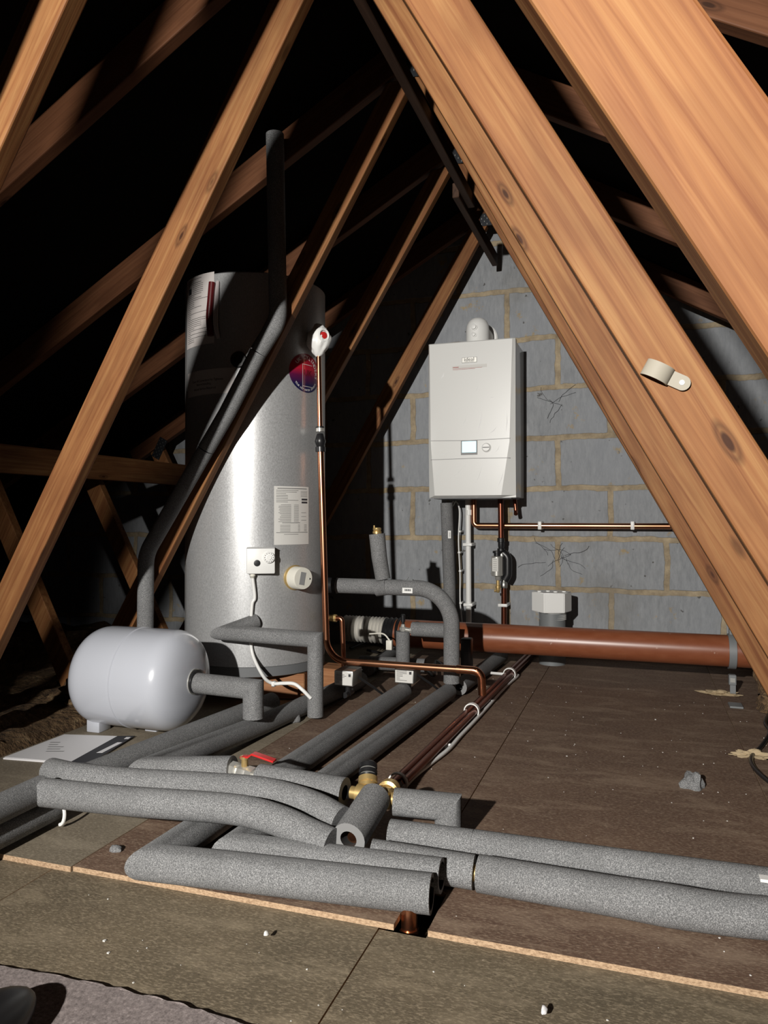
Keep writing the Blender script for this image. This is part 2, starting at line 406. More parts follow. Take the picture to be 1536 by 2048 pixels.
# ------------------------------------------------------------------ roof trusses
TY = [-1.90, -1.33, -.74, -.17, .435, .96, 1.45, 2.060, 2.62, 3.22]
TW = [(-.63, 59.6, -.61, 60.8)] * 4 + [(-.60, 59.5, -.622, 60.2), (-.588, 57.5, -.629, 60.46), (-.587, 59.6, -.635, 61), (-.618, 59.3, -.617, 62.0), (-.636, 58.3, -.625, 61.2), (-.628, 59.65, -.606, 61.2)]
def member(name, poly, ang, parent, m='wood', th=.035, y0=0.0, bev=.003):
    """timber in the truss plane: poly in truss (x,z); the grain follows local x"""
    cx = sum(p[0] for p in poly) / len(poly); cz = sum(p[1] for p in poly) / len(poly)
    ca, sa = math.cos(ang), math.sin(ang)
    b = BM(); loc = [((x - cx) * ca + (z - cz) * sa, -(x - cx) * sa + (z - cz) * ca) for x, z in poly]
    prism(b, loc, 0, th)
    bmesh.ops.bevel(b, geom=list(b.edges), offset=bev, segments=2, profile=.5, affect='EDGES')
    for v in b.verts: v.co = Vector((v.co.x, v.co.z, v.co.y))
    bmesh.ops.recalc_face_normals(b, faces=b.faces)
    me = bpy.data.meshes.new(name); b.to_mesh(me); b.free(); me.materials.append(M[m])
    o = bpy.data.objects.new(name, me); COL.objects.link(o); o.parent = parent; o.location = (cx, y0, cz); o.rotation_euler = (0, -ang, 0)
    return o
def plate(parent, x, z, w, h, ang):
    b = BM(); box(b, -w / 2, w / 2, -.0016, 0, -h / 2, h / 2, .0004, 1)
    k = 0
    for i in range(int(w / .012)):
        for j in range(int(h / .012)):
            px = -w / 2 + .008 + i * .012; pz = -h / 2 + .008 + j * .012
            if (i + j) % 2 == 0: box(b, px - .0012, px + .0012, -.0022, -.0016, pz - .003, pz + .003, mi=1)
    me = bpy.data.meshes.new('nail_plate'); b.to_mesh(me); b.free(); me.materials.append(M['nailplate']); me.materials.append(M['steel'])
    o = bpy.data.objects.new('nail_plate', me); COL.objects.link(o); o.parent = parent; o.location = (x, -.0002, z); o.rotation_euler = (0, -ang, 0)
    return o
M['nailplate'] = mat('black_stamped_plate', (.03, .032, .036), .45, .6)
def make_truss(y, lp, la, rp, ra):
    """lp/rp: where each long web's inner edge sits at 1.9 m; la/ra: its slope in degrees"""
    r = empty('roof_truss', (TX, y, 0)); hd = .103
    for s, L in ((-1, 3.75), (1, 3.4)):
        member('rafter', [(0, TZ), (s * L, TZ - TK * L), (s * L, TZ - TK * L + hd), (0, TZ + hd)], math.atan(TK) * -s, r, 'wood_rafter_shaded')
    # long webs from the ridge down to the floor
    k1 = math.tan(math.radians(la)); k2 = math.tan(math.radians(ra)); w = .0835; zb = -.03; x0 = lp - TX; x1 = rp - TX
    ztl = min(1.90, TZ - TK * abs(x0) - .004); xt = x0 - (1.9 - ztl) / k1; xb = x0 - (1.9 - zb) / k1
    zt2 = TZ - TK * abs(xt - w) - .004
    member('web', [(xt, ztl), (xb, zb), (xb - w, zb), (xt - w, zt2)], math.radians(la), r)
    xb = x1 + (1.9 - zb) / k2; zt2 = TZ - TK * abs(x1 + w) - .004
    member('web', [(x1, 1.9), (xb, zb), (xb + w, zb), (x1 + w, zt2)], math.radians(-ra), r, y0=.0012)
    k3 = math.tan(math.radians(62)); w3 = .0815
    for s in (-1, 1):
        x0 = 1.247; x1 = x0 + .935 / k3
        zt = lambda x: TZ - TK * x - .001
        xt1 = x1 + .012; xt0 = x1 - w3 + .035
        member('web', [(s * x0, 0), (s * (x0 - w3), 0), (s * xt0 * .997, zt(xt0)), (s * xt1, zt(xt1) - .004)], -s * math.radians(62), r)
        plate(r, s * (x1 - .045), TZ - TK * (x1 - .045) - .015, .05, .11, -s * math.radians(62) + PI / 2)
        plate(r, s * (x1 + .17), TZ - TK * (x1 + .17) + .045, .10, .045, -s * math.atan(TK))
    plate(r, .012, 1.925, .085, .055, 0)
    return r
tl = ['timber roof truss behind the camera, fourth back', 'timber roof truss behind the camera, third back', 'timber roof truss behind the camera, second back', 'timber roof truss just behind the camera',
      'timber roof truss nearest the camera, its broad pale web crossing the top right corner',
      'second timber roof truss from the camera, its right web holding a pale pipe clip',
      'timber roof truss whose bright left web runs from top centre to the left edge',
      'timber roof truss just before the silver cylinder, lagged pipe along its web',
      'timber roof truss just behind the silver cylinder, left web emerging at the cylinder\'s right side',
      'last timber roof truss against the block gable wall, reddish web left of the boiler']
trusses = []
for i, y in enumerate(TY):
    r = make_truss(y, *TW[i]); tag(r, tl[i], 'roof truss', 'timber roof trusses'); trusses.append(r)

# longitudinal timbers
def batten(name, p, q, hw, hh, label, m='wood_dark', cat='batten'):
    p, q = Vector(p), Vector(q); d = q - p; b = BM(); box(b, 0, d.length, -hw, hw, -hh, hh, .002, 1)
    me = bpy.data.meshes.new(name); b.to_mesh(me); b.free(); me.materials.append(M[m]); o = bpy.data.objects.new(name, me); COL.objects.link(o)
    o.location = p; o.rotation_euler = d.to_track_quat('X', 'Z').to_euler(); return tag(o, label, cat)
batten('ridge_batten', (-.577, .3, 1.767), (-.577, 2.66, 1.767), .013, .020, 'long thin dark batten running under the ridge above the corridor')
batten('ridge_batten', (-.603, 2.52, 1.758), (-.603, 3.27, 1.758), .012, .026, 'short near-black batten end hanging above the boiler, lapped on the longer one')
batten('binder', (-2.165, .9, .825), (-2.165, 3.30, .825), .016, .052, 'dark horizontal timber binder on the left behind the webs', 'wood', 'binder')

# ------------------------------------------------------------------ hot water cylinder
CX, CY, CR = -1.301, 2.366, .247
CB, CT = .088, 1.415
cyl = empty('hot_water_cylinder', (CX, CY, CB), 'tall silver hot water cylinder with round red and blue badge', 'water cylinder')
b = BM(); lathe(b, (CX, CY, 0), (0, 0, 1), [(CR - .004, CB + .035), (CR, CB + .037), (CR, CT), (CR - .004, CT + .004), (CR - .03, CT + .012), (0, CT + .02)], 96)
link('jacket', b, 'jacket', cyl, smooth=True)
b = BM(); lathe(b, (CX, CY, 0), (0, 0, 1), [(CR - .012, CB), (CR - .002, CB + .004), (CR - .002, CB + .035), (CR - .01, CB + .036)], 96)
link('base_ring', b, 'ring', cyl, smooth=True)
def cyl_hit(u, v, rad=CR):
    t = (u - 768) / F_PX; dx, dy = t * C_ - S_, C_ + t * S_; A = dx * dx + dy * dy; B = -2 * (dx * CX + dy * CY); Cc = CX * CX + CY * CY - rad * rad
    D = max(B * B - 4 * A * Cc, 0); d = (-B - math.sqrt(D)) / (2 * A)
    x, y = d * dx - CX, d * dy - CY
    return math.atan2(x, -y), CH + d * (HZ - v) / F_PX      # azimuth (0 = towards -y, + = right), height
def cyl_pt(s, z, off=.0, s0=0.0): a = s0 + s / CR; return Vector((CX + (CR + off) * math.sin(a), CY - (CR + off) * math.cos(a), z))
def cyl_patch(name, az, z0, z1, w, m, parent=cyl, off=.0008, nx=14, disc=False, nz=8):
    b = BM()
    if disc:
        c = b.verts.new(cyl_pt(0, (z0 + z1) / 2, off, az)); prev = None; h = (z1 - z0) / 2; rings = []
        for q in (.25, .5, .75, 1.0):
            rings.append([b.verts.new(cyl_pt(math.cos(2 * PI * k / 40) * w / 2 * q, (z0 + z1) / 2 + math.sin(2 * PI * k / 40) * h * q, off, az)) for k in range(40)])
        for k in range(40):
            b.faces.new((c, rings[0][k], rings[0][(k + 1) % 40]))
            for i in range(3): b.faces.new((rings[i][k], rings[i + 1][k], rings[i + 1][(k + 1) % 40], rings[i][(k + 1) % 40]))
    else:
        g_ = [[b.verts.new(cyl_pt(-w / 2 + w * i / nx, z0 + (z1 - z0) * j / nz, off, az)) for i in range(nx + 1)] for j in range(nz + 1)]
        for j in range(nz):
            for i in range(nx): b.faces.new((g_[j][i], g_[j][i + 1], g_[j + 1][i + 1], g_[j + 1][i]))
    return link(name, b, m, parent, smooth=True)
def cyl_bars(name, az, bars, m, parent, off=.0014):         # bars: (s0,s1,z0,z1)
    b = BM()
    for s0, s1, z0, z1 in bars:
        n = max(1, int((s1 - s0) / .012))
        for i in range(n):
            a0 = s0 + (s1 - s0) * i / n; a1 = s0 + (s1 - s0) * (i + 1) / n
            b.faces.new([b.verts.new(cyl_pt(s, z, off, az)) for s, z in ((a0, z0), (a1, z0), (a1, z1), (a0, z1))])
    return link(name, b, m, parent)
def cyl_text(name, az, z, body, size, m, parent, off=.0014, arc=None, bold=0, s=0, xs=1.0):
    b = BM()
    if arc:
        Rr, a0, step = arc
        for i, ch in enumerate(body):
            if ch == ' ': continue
            t2 = text_bm(ch, size); a = a0 + step * i; th = a - PI / 2 if step < 0 else a + PI / 2
            for v in t2.verts:
                x, y = v.co.x, v.co.y; X_ = Rr * math.cos(a) + x * math.cos(th) - y * math.sin(th); Z_ = Rr * math.sin(a) + x * math.sin(th) + y * math.cos(th)
                v.co = cyl_pt(X_, z + Z_, off, az)
            merge(b, t2)
    else:
        b = text_bm(body, size, xs=xs)
        for v in b.verts: v.co = cyl_pt(v.co.x + s, z + v.co.y, off, az)
    return link(name, b, m, parent)
# jacket seam
sa, _ = cyl_hit(373, 900); cyl_patch('jacket_seam', sa - .03, CB + .037, CT, .006, 'chrome', off=.0012, nx=2)
# round badge
ba, bz = cyl_hit(612, 746)
bd = cyl_patch('badge', ba, bz - .066, bz + .066, .145, 'badge', disc=True); bd['label'] = 'round red and navy badge'
cyl_text('badge_text', ba, bz, 'UK CYLINDERS', .0185, 'white', bd, arc=(.0525, math.radians(140), math.radians(-13.6)))
cyl_text('badge_text', ba, bz, 'YOUR HOT WATER EXPERTS', .0095, 'white', bd, arc=(.058, math.radians(218), math.radians(5.2)))
cyl_bars('badge_lines', ba, [(-.018, -.0165, -.05 + bz, bz + .03), (-.018, .03, bz + .028, bz + .0295), (-.018, .03, bz - .046, bz - .0445)], 'label', bd)
cyl_text('badge_print', ba, bz, 'UK', .03, 'dark_red', bd, s=.008)
# specification label
a1, zt = cyl_hit(548, 972); a2, zb = cyl_hit(617, 1088); az = (a1 + a2) / 2; W_ = (a2 - a1) * CR
lb = cyl_patch('specification_label', az, zb, zt, W_, 'label')
bars = []; z = zt - .008; H_ = zt - zb
bars.append((-W_ * .42, W_ * .42, z, z + .0018)); z -= .006
for i in range(8): bars.append((-W_ * .45, -W_ * .45 + W_ * random.choice((.3, .55, .6, .25)), z, z + .0011)); z -= .0055
for i in range(5): bars.append((W_ * .22, W_ * .44, zt - .016 - i * .0045, zt - .0152 - i * .0045))
bars.append((W_ * .25, W_ * .44, zt - .046, zt - .040)); bars.append((W_ * .25, W_ * .44, zt - .056, zt - .050)); z -= .004
for i in range(14):
    bars.append((-W_ * .40 + random.random() * .01, -W_ * .06, z, z + .001))
    bars.append((W_ * .02, W_ * .16, z, z + .0009))
    if i % 3 == 0 and i > 4: bars.append((W_ * .24, W_ * .40, z, z + .0009))
    z -= .0043
bars.append((-W_ * .3, W_ * .2, z, z + .0013)); z -= .007
for i in range(5):
    bars.append((-W_ * .35, -W_ * .08, z, z + .001)); bars.append((W_ * .14, W_ * .2, z, z + .001)); bars.append((W_ * .33, W_ * .42, z, z + .001)); z -= .005
bars.append((-W_ * .45, W_ * .45, z, z + .0013)); z -= .006
bars.append((-W_ * .25, W_ * .15, z, z + .001))
cyl_bars('label_print', az, [q for q in bars if q[2] > zb + .006], 'ink', lb)
# upper left document with red tube
a1, zt = cyl_hit(374, 563); a2, _ = cyl_hit(428, 563); _, zb = cyl_hit(400, 690); az = (a1 + a2) / 2; W_ = (a2 - a1) * CR
dl = cyl_patch('guidance_sheet', az, zb, zt, W_, 'label_dull')
bars = [(-W_ * .35, -W_ * .22, zt - .055, zt - .035)]
for i in range(34):
    z = zt - .01 - i * (zt - zb - .02) / 34; w_ = random.choice((.3, .55, .75, .15))
    if .028 < zt - z < .06: bars.append((-W_ * .15, W_ * .2, z, z + .0012))
    else: bars.append((-W_ * .4, -W_ * .4 + W_ * w_, z, z + .0012))
cyl_bars('sheet_print', az, bars, 'ink', dl)
ta, z1 = cyl_hit(428, 566); _, z0 = cyl_hit(428, 672)
b = BM(); sweep(b, curve([cyl_pt(-.006, z0, .012, ta), cyl_pt(-.009, z0 + .06, .014, ta), cyl_pt(-.004, (z0 + z1) / 2 + .03, .014, ta), cyl_pt(0, z1, .012, ta)]), .011, 14); link('red_tube', b, 'dark_red', cyl, smooth=True)['label'] = 'dark red tube in a clear bag'
b = BM()
for k in range(3):
    pp = curve([cyl_pt(.016 + .004 * k, z0 - .01, .006, ta), cyl_pt(.006 + .006 * k, z0 + .04, .010, ta), cyl_pt(.010 + .005 * k, z0 + .13, .009, ta), cyl_pt(.014 + .003 * k, z1 + .004, .006, ta)]); sweep(b, pp, .0028, 6)
link('clear_bag', b, 'film', cyl, smooth=True)
# lower left notice
a1, zt = cyl_hit(376, 748); a2, _ = cyl_hit(470, 748); _, zb = cyl_hit(420, 788); az = (a1 + a2) / 2; W_ = (a2 - a1) * CR
nl = cyl_patch('warning_label', az, zb, zt, W_, 'label_dull'); zz = (zt + zb) / 2
cyl_text('label_text', az, zz + .006, 'Check All Connections For Tightness', .0115, 'ink', nl, xs=.82)
cyl_text('label_text', az, zz - .006, 'Before Installing', .0105, 'ink', nl, s=-.01)
cyl_text('label_text', az, zz - .021, 'Annual Service Required', .0105, 'ink', nl, s=-.008)
# black bung
ga, gz = cyl_hit(477, 719); p = cyl_pt(0, gz, 0, ga); d = Vector((math.sin(ga), -math.cos(ga), 0))
b = BM(); lathe(b, p, d, [(.027, -.004), (.027, .003), (.024, .006), (.014, .006), (.013, .001), (0, .001)], 32); link('rubber_bung', b, 'black', cyl, smooth=True)
# thermostat box
ta, tz0 = cyl_hit(521, 1120); d = Vector((math.sin(ta - .05), -math.cos(ta - .05), 0)); rt = Vector((-d.y, d.x, 0)); up = Vector((0, 0, 1))
tp = cyl_pt(0, tz0, .016, ta)
b = BM(); obox(b, tp, rt, up.cross(rt) * -1, up, .0455, .017, .043, .004); th_ = link('thermostat', b, 'white', cyl, smooth=True)
b = BM(); obox(b, tp + up * .0405 + d * .0175, rt, d, up, .0445, .0012, .0012, 0); link('cover_seam', b, 'seam', th_)
dc = tp + d * .017 + rt * .026 + up * .010
b = BM(); lathe(b, dc, d, [(.0185, 0), (.0185, .006), (.0165, .0085), (.008, .009), (.0075, .012), (0, .012)], 32); dl_ = link('dial', b, 'white', th_, smooth=True)
b = BM()
for k in range(12):
    a_ = 2 * PI * k / 12; obox(b, dc + d * .0091 + (rt * math.cos(a_) + up * math.sin(a_)) * .0135, rt, d, up, .0011, .0003, .0013)
link('dial_marks', b, 'ink', dl_)
b = BM(); lathe(b, tp + d * .017 + rt * -.012 + up * -.008, d, [(.0105, 0), (.0105, .0012), (.008, .0016), (0, .0016)], 28); link('sight_hole', b, 'black', th_, smooth=True)
b = BM(); gl = tp + rt * -.026 - up * .043; lathe(b, gl, -up, [(.010, 0), (.010, .008), (.0075, .009), (.0075, .014)], 6); link('cable_gland', b, 'cream', th_)
# immersion cover
ia, iz = cyl_hit(590, 1155); d = Vector((math.sin(ia), -math.cos(ia), 0)).normalized(); p = cyl_pt(0, iz, 0, ia)
b = BM(); lathe(b, p, d, [(.042, -.01), (.042, .003), (.040, .006)], 40); im0 = link('cover_flange', b, 'brass', cyl, smooth=True)
b = BM(); lathe(b, p, d, [(.038, .004), (.037, .045), (.035, .049), (0, .050)], 40); im = link('immersion_cover', b, 'cream', cyl, smooth=True)
rt = Vector((-d.y, d.x, 0)); b = BM(); q = p + d * .0502
obox(b, q - rt * .004, (rt * .97 + up * -.2).normalized(), d, (up * .97 + rt * .2).normalized(), .010, .0005, .021); link('cover_label', b, 'seam', im)
b = BM(); lathe(b, q + rt * .024 - up * .002, d, [(.003, 0), (.003, .001), (0, .001)], 10); link('cover_screw', b, 'steel', im)
# bottom valve elbow behind copper
b = BM(); q = ony(668, 1236, 2.36); lathe(b, q - Vector((.035, 0, 0)), (1, 0, 0), [(.014, 0), (.014, .012), (.011, .012), (.011, .03), (.013, .03), (.013, .045)], 8); link('drain_connector', b, 'brass', cyl, smooth=True)
b = BM(); sweep(b, fillet([q + Vector((.005, 0, 0)), ony(684, 1236, 2.36), ony(688, 1340, 2.36)], .02), .0085, 14); link('drain_pipe', b, 'copper', cyl, smooth=True)
# T&P valve under a white bag with red cap, on copper discharge pipe
va = ony(637, 683, 2.30)
stub_a = cyl_pt(0, va.z, -.002, math.atan2(va.x - CX, -(va.y - CY)))
valve = empty('relief_valve', va, 'white wrapped relief valve with red cap at top of the thin copper pipe', 'valve')
b = BM(); rod(b, stub_a, va, .012); link('valve_stub', b, 'brass', valve, smooth=True)
b = BM(); bmesh.ops.create_icosphere(b, subdivisions=4, radius=1)
for v in b.verts:
    c = v.co.copy(); n_ = noise.noise(c * 2.2) * .16 + noise.noise(c * 5) * .05; w_ = 1 - .48 * max(0, -c.z) ** 1.4
    v.co = va + Vector((c.x * .042 * w_ * (1 + n_), c.y * .036 * w_ * (1 + n_), c.z * .054 * (1 + n_ * .6) + (.006 if c.z > .9 else 0)))
link('plastic_wrap', b, 'white', valve, smooth=True)
cd = Vector((.80, -.60, .08)).normalized(); b = BM(); lathe(b, va + cd * .022 + Vector((0, 0, .012)), cd, [(.0145, 0), (.0145, .010), (.012, .016), (.005, .017), (0, .017)], 10); link('red_cap', b, 'red', valve, smooth=True)
b = BM(); sweep(b, [va + cd * .036 + Vector((0, 0, .012)) + Vector((math.cos(a_) * .018 * .60, math.cos(a_) * .018 * .80, math.sin(a_) * .020)) for a_ in [2 * PI * k / 20 for k in range(21)]], .0035, 8); link('wrap_opening', b, 'white', valve, smooth=True)

# discharge copper pipe with tundish
p1 = ony(637, 712, 2.30); p2 = ony(640, 860, 2.30); p3 = ony(641, 900, 2.30); p4 = ony(654, 1325, 2.30); p5 = ony(962, 1336, 2.30); p6 = onz(962, 1398, .05)
p4.z = p5.z = (p4.z + p5.z) / 2; p5.y = 2.30; p6 = Vector((p5.x + .002, 2.31, .055))
cu = empty('discharge_pipe', (p4.x, 2.30, p6.z), 'bright copper pipe dropping in front of the cylinder then bending right to an elbow', 'copper pipe')
b = BM(); rod(b, p1, p2, .0085); link('upper_tube', b, 'copper', cu, smooth=True)
b = BM(); sweep(b, fillet([p3, p4, p5 - Vector((.012, 0, 0))], .075, 12), .0112, 20); link('lower_tube', b, 'copper', cu, smooth=True)
b = BM(); sweep(b, fillet([p5 - Vector((.075, 0, 0)), p5, p6], .028, 8), .0128, 20)
rod(b, p5 - Vector((.078, 0, 0)), p5 - Vector((.066, 0, 0)), .0138); link('elbow', b, 'copper', cu, smooth=True)
tu = empty('tundish', (p3 + p2) / 2, 'black tundish with pale collar in the thin copper pipe', 'tundish')
tu.location = p3; ax = (p2 - p3).normalized(); L = (p2 - p3).length
b = BM(); lathe(b, p3 - ax * .006, ax, [(.017, 0), (.017, .016), (.013, .018), (.016, .026), (.019, .035), (.0165, .044), (.012, .058), (.010, L - .006)], 24); link('cup', b, 'black', tu, smooth=True)
b = BM(); lathe(b, p2 - ax * .006, ax, [(.0145, 0), (.0145, .012), (.012, .013)], 24); link('collar', b, 'chrome', tu, smooth=True)
b = BM(); lathe(b, p2 + ax * .007, ax, [(.0145, 0), (.0145, .004), (.012, .005)], 24); link('nut', b, 'black', tu, smooth=True)

# timber plinth blocks under the cylinder
def timber_block(u0, v0, z1, wx, wy, ang, label):
    c = onz(u0, v0, 0); b = BM(); box(b, -wx / 2, wx / 2, 0, wy, 0, z1, .003, 1)
    me = bpy.data.meshes.new('timber_block'); b.to_mesh(me); b.free(); me.materials.append(M['wood_raw']); o = bpy.data.objects.new('timber_block', me); COL.objects.link(o)
    o.location = c; o.rotation_euler = (0, 0, ang); return tag(o, label, 'timber block', 'timber blocks under the cylinder')
timber_block(545, 1398, .087, .22, .12, math.radians(14), 'cut timber block carrying the front of the silver cylinder')
timber_block(648, 1386, .087, .16, .10, math.radians(-8), 'timber block under the right side of the silver cylinder')
if True:
    b = BM(); box(b, CX - .26, CX - .04, CY - .14, CY + .0, 0, .087, .003, 1); tag(link('timber_block', b, 'wood_raw'), 'timber block in shadow under the left side of the silver cylinder', 'timber block', 'timber blocks under the cylinder')
b = BM(); box(b, CX - .2, CX + .2, CY + .06, CY + .16, 0, .087, .003, 1); tag(link('timber_block', b, 'wood_raw'), 'timber block in the dark behind, below the rear of the silver cylinder', 'timber block', 'timber blocks under the cylinder')

# ------------------------------------------------------------------ expansion vessel
VY, VZ, VR = 1.80, .152, .1415
xl = ony(145, 1360, VY).x; xr = ony(412, 1360, VY).x
# the visible silhouette is a little wider than the true ends
xl += .066; xr -= .036
ves = empty('expansion_vessel', ((xl + xr) / 2, VY, 0), 'glossy pale grey expansion vessel lying on its side beside the cylinder', 'expansion vessel')
prof = []; De = .085
for k in range(17): a_ = PI / 2 * k / 16; prof.append((VR * math.sin(a_) ** .74, De * (1 - math.cos(a_) ** .74)))
Lb = xr - xl; mid = [(VR, Lb * .5 - .003), (VR + .002, Lb * .5 - .001), (VR + .002, Lb * .5 + .001), (VR, Lb * .5 + .003)]
prof2 = [(r_, Lb - h_) for r_, h_ in prof[::-1]]
b = BM(); lathe(b, (xl, VY, VZ), (1, 0, 0), prof + mid + prof2, 72); bmesh.ops.remove_doubles(b, verts=b.verts, dist=1e-5); link('tank_body', b, 'paint', ves, smooth=True)
b = BM(); lathe(b, (xr - .016, VY, VZ), (1, 0, 0), [(.048, 0), (.046, .008), (.036, .014), (.036, .018)], 40); link('neck_flange', b, 'chrome', ves, smooth=True)
b = BM(); lathe(b, (xr - .002, VY, VZ), (1, 0, 0), [(.033, 0), (.033, .010)], 40); link('neck_ring', b, 'black', ves, smooth=True)
q0 = onz(174, 1463, 0); q1 = onz(203, 1465, 0)
b = BM(); box(b, q0.x, q0.x + .044, q0.y, q0.y + .05, 0, .046, .003); link('foot_bracket', b, 'paint', ves, smooth=True)
b = BM(); box(b, xr - .16, xr - .12, VY - .01, VY + .05, 0, .013, .003); link('foot_bracket', b, 'paint', ves, smooth=True)
# lagged branch from vessel
e1 = ony(507, 1380, VY); ex = e1.x
e1r = empty('vessel_pipe', (ex, VY, .06), 'short grey lagged pipe from the expansion vessel with mitred elbow', 'lagged pipe')
lag('lagging', [(xr + .008, VY, VZ - .004), (ex, VY, VZ - .008), (ex, VY, .066)], .0285, e1r)

# ------------------------------------------------------------------ lagged pipes on the floor
RP = .0295
def pipe(name, label, pts, r=RP, hollow=(0, 0), seams=(), R=None, cat='lagged pipe', group=None, ri=.45, rf=None):
    p = [Vector(q) for q in pts]; root = empty(name, (p[0].x, p[0].y, 0), label, cat, group)
    lag('lagging', p, r, root, hollow, R, ri=ri, rf=rf); return root
grp = 'grey lagged pipes running back over the boards'
ZP = RP + .0005
P2a, P2b = onz(722, 1359, ZP), onz(300, 1540, ZP)
# two left runs
pa = onz(545, 1403, ZP); pb = onz(215, 1535, ZP); dv = (pb - pa).normalized()
pipe('lagged_pipe', 'leftmost dark lagged pipe running back along the boards past the white vessel', [pa + Vector((-.0, .10, 0)) * 0, pb + dv * .25], group=grp)
zT = .082
h0a = onz(330, 1537, zT - .01); h0b = onz(466, 1538, zT)
pipe('lagged_pipe', 'dark lagged pipe under the vessel elbow, turning right toward the red lever', [P2a, onz(520, 1450, ZP), Vector((h0a.x - .05, h0a.y + .005, zT - .02)), h0b], r=.0285, hollow=(0, .03), group=grp)
# P3 with H4 and P4 with H3
P3a = onz(806, 1383, ZP); e = onz(306, 1722, ZP); endH4 = onz(863, 1785, ZP)
p3r = pipe('lagged_pipe', 'front-most grey lagged pipe, turned at left elbow and cut open at its right end', [P3a, e, endH4 ], r=.030, hollow=(0, .05), group=grp, ri=.78)
P4a = onz(897, 1383, ZP); e = onz(468, 1695, ZP); endH3 = onz(883, 1749, ZP + .006)
pipe('lagged_pipe', 'grey lagged pipe with open right end lying just behind the front-most pipe', [P4a, e, endH3], r=.0272, hollow=(0, .05), group=grp, ri=.78)
# dark length behind the vertical pipe, toward the wall
p = onz(918, 1374, ZP); q = onz(1003, 1312, ZP)
pipe('lagged_pipe', 'dark lagged pipe end lying on boards between vertical pipe and brown drain pipe', [p, q], r=.0275, hollow=(.03, 0), group=grp)
# H1 / H2 crossing over the others
zH = .060 + .027
def crossing(pxs): return [onz(u, v, z) for u, v, z in pxs]
h2 = crossing([(88, 1583, zH), (250, 1600, zH), (417, 1612, zH), (500, 1622, zH - .002), (566, 1642, zH - .012), (620, 1667, zH - .026), (664, 1686, .054)])
h1 = crossing([(112, 1546, zH), (250, 1561, zH), (417, 1571, zH), (521, 1580, zH), (590, 1597, zH), (640, 1616, zH - .004), (682, 1640, zH - .014)])
c_ = curve(h2, 5)
x5 = onz(0, 1607, zH)
vpdir = Vector((0, 1, 0))
r_ = empty('lagged_pipe', (c_[0].x, c_[0].y, 0), 'long grey lagged pipe crossing over the others, mitred joint at its left end', 'lagged pipe', 'grey lagged pipes crossing left to right')
lag('lagging', c_, .0265, r_)
s0 = c_[0] + Vector((-.012, .0, .0))
lag('lagging', [s0 + Vector((-.004, .014, 0)), s0 + Vector((-.004, -.55, -.004))], .0262, r_)
c_ = curve(h1, 5)
r_ = empty('lagged_pipe', (c_[0].x, c_[0].y, 0), 'long grey lagged pipe crossing over the others, directly behind the mitred one', 'lagged pipe', 'grey lagged pipes crossing left to right')
k0 = c_[0]; lag('lagging', fillet([k0 + Vector((-.012, -.60, -.055)), k0 + Vector((-.012, -.12, -.05)), k0 + Vector((-.02, 0, 0))] + c_, .02, 4) if False else [k0 + Vector((-.03, .02, -.004))] + c_[1:], .0262, r_)
# lower one under the mitre, leaving the frame at left
pl = onz(112, 1610, .034); pipe('lagged_pipe', 'dark lagged pipe below the mitred joint, leaving the frame at left edge', [pl, pl + Vector((0, -.55, 0))], r=.027, group='grey lagged pipes crossing left to right')
b = BM(); q = pl + Vector((.030, -.02, -.03)); sweep(b, [q + Vector((math.sin(a_) * .012, 0, .026 + math.cos(a_) * -.022)) for a_ in [PI * k / 10 for k in range(11)]], .0035, 8)
tag(link('pipe_clip', b, 'white', smooth=True), 'white clip peeping out beneath the mitred pipe joint at left', 'pipe clip')
# right-hand continuations
z1 = .028
r1 = [onz(780, 1666, z1 + .002), onz(945, 1688, z1)]; r1b = [onz(1250, 1730, z1), onz(1536, 1768, z1), onz(1750, 1796, z1)]
rr_ = empty('lagged_pipe', (r1[0].x, r1[0].y, 0), 'rear grey lagged pipe leaving toward the right edge, with a dark butt joint', 'lagged pipe', 'grey lagged pipes leaving at the right')
lag('lagging', r1, .0265, rr_); lag('lagging', [onz(946.5, 1688.3, z1), *r1b], .0268, rr_)
r2 = [onz(742, 1709, z1 + .01), onz(800, 1718, z1 + .006), onz(947, 1742, z1)]; r2b = [onz(957, 1744, z1 + .001), onz(1153, 1777, z1 + .002), onz(1413, 1820, z1 + .002), onz(1560, 1836, z1 + .002), onz(1760, 1860, z1 + .001)]
rr_ = empty('lagged_pipe', (r2[0].x, r2[0].y, 0), 'thick front grey lagged pipe leaving toward the right edge, with an open joint', 'lagged pipe', 'grey lagged pipes leaving at the right')
lag('lagging', r2, .0272, rr_, hollow=(0, .012), ri=.55); lag('lagging', curve(r2b, 6), .0292, rr_, hollow=(.012, 0), ri=.55, rf=lambda t: 1 + .05 * math.exp(-((t - .42) / .06) ** 2))
b = BM(); rod(b, r2[-1] - Vector((.03, 0, 0)), Vector(r2b[0]) + Vector((.03, -.005, 0)), .013); link('copper_core', b, 'brass', rr_, smooth=True)
b = BM(); q = onz(1528, 1754, .056); box(b, q.x - .008, q.x + .03, q.y - .008, q.y + .010, q.z - .004, q.z + .001, .001); tag(link('barcode_sticker', b, 'white'), 'small white sticker on the rear right lagged pipe at frame edge', 'sticker')

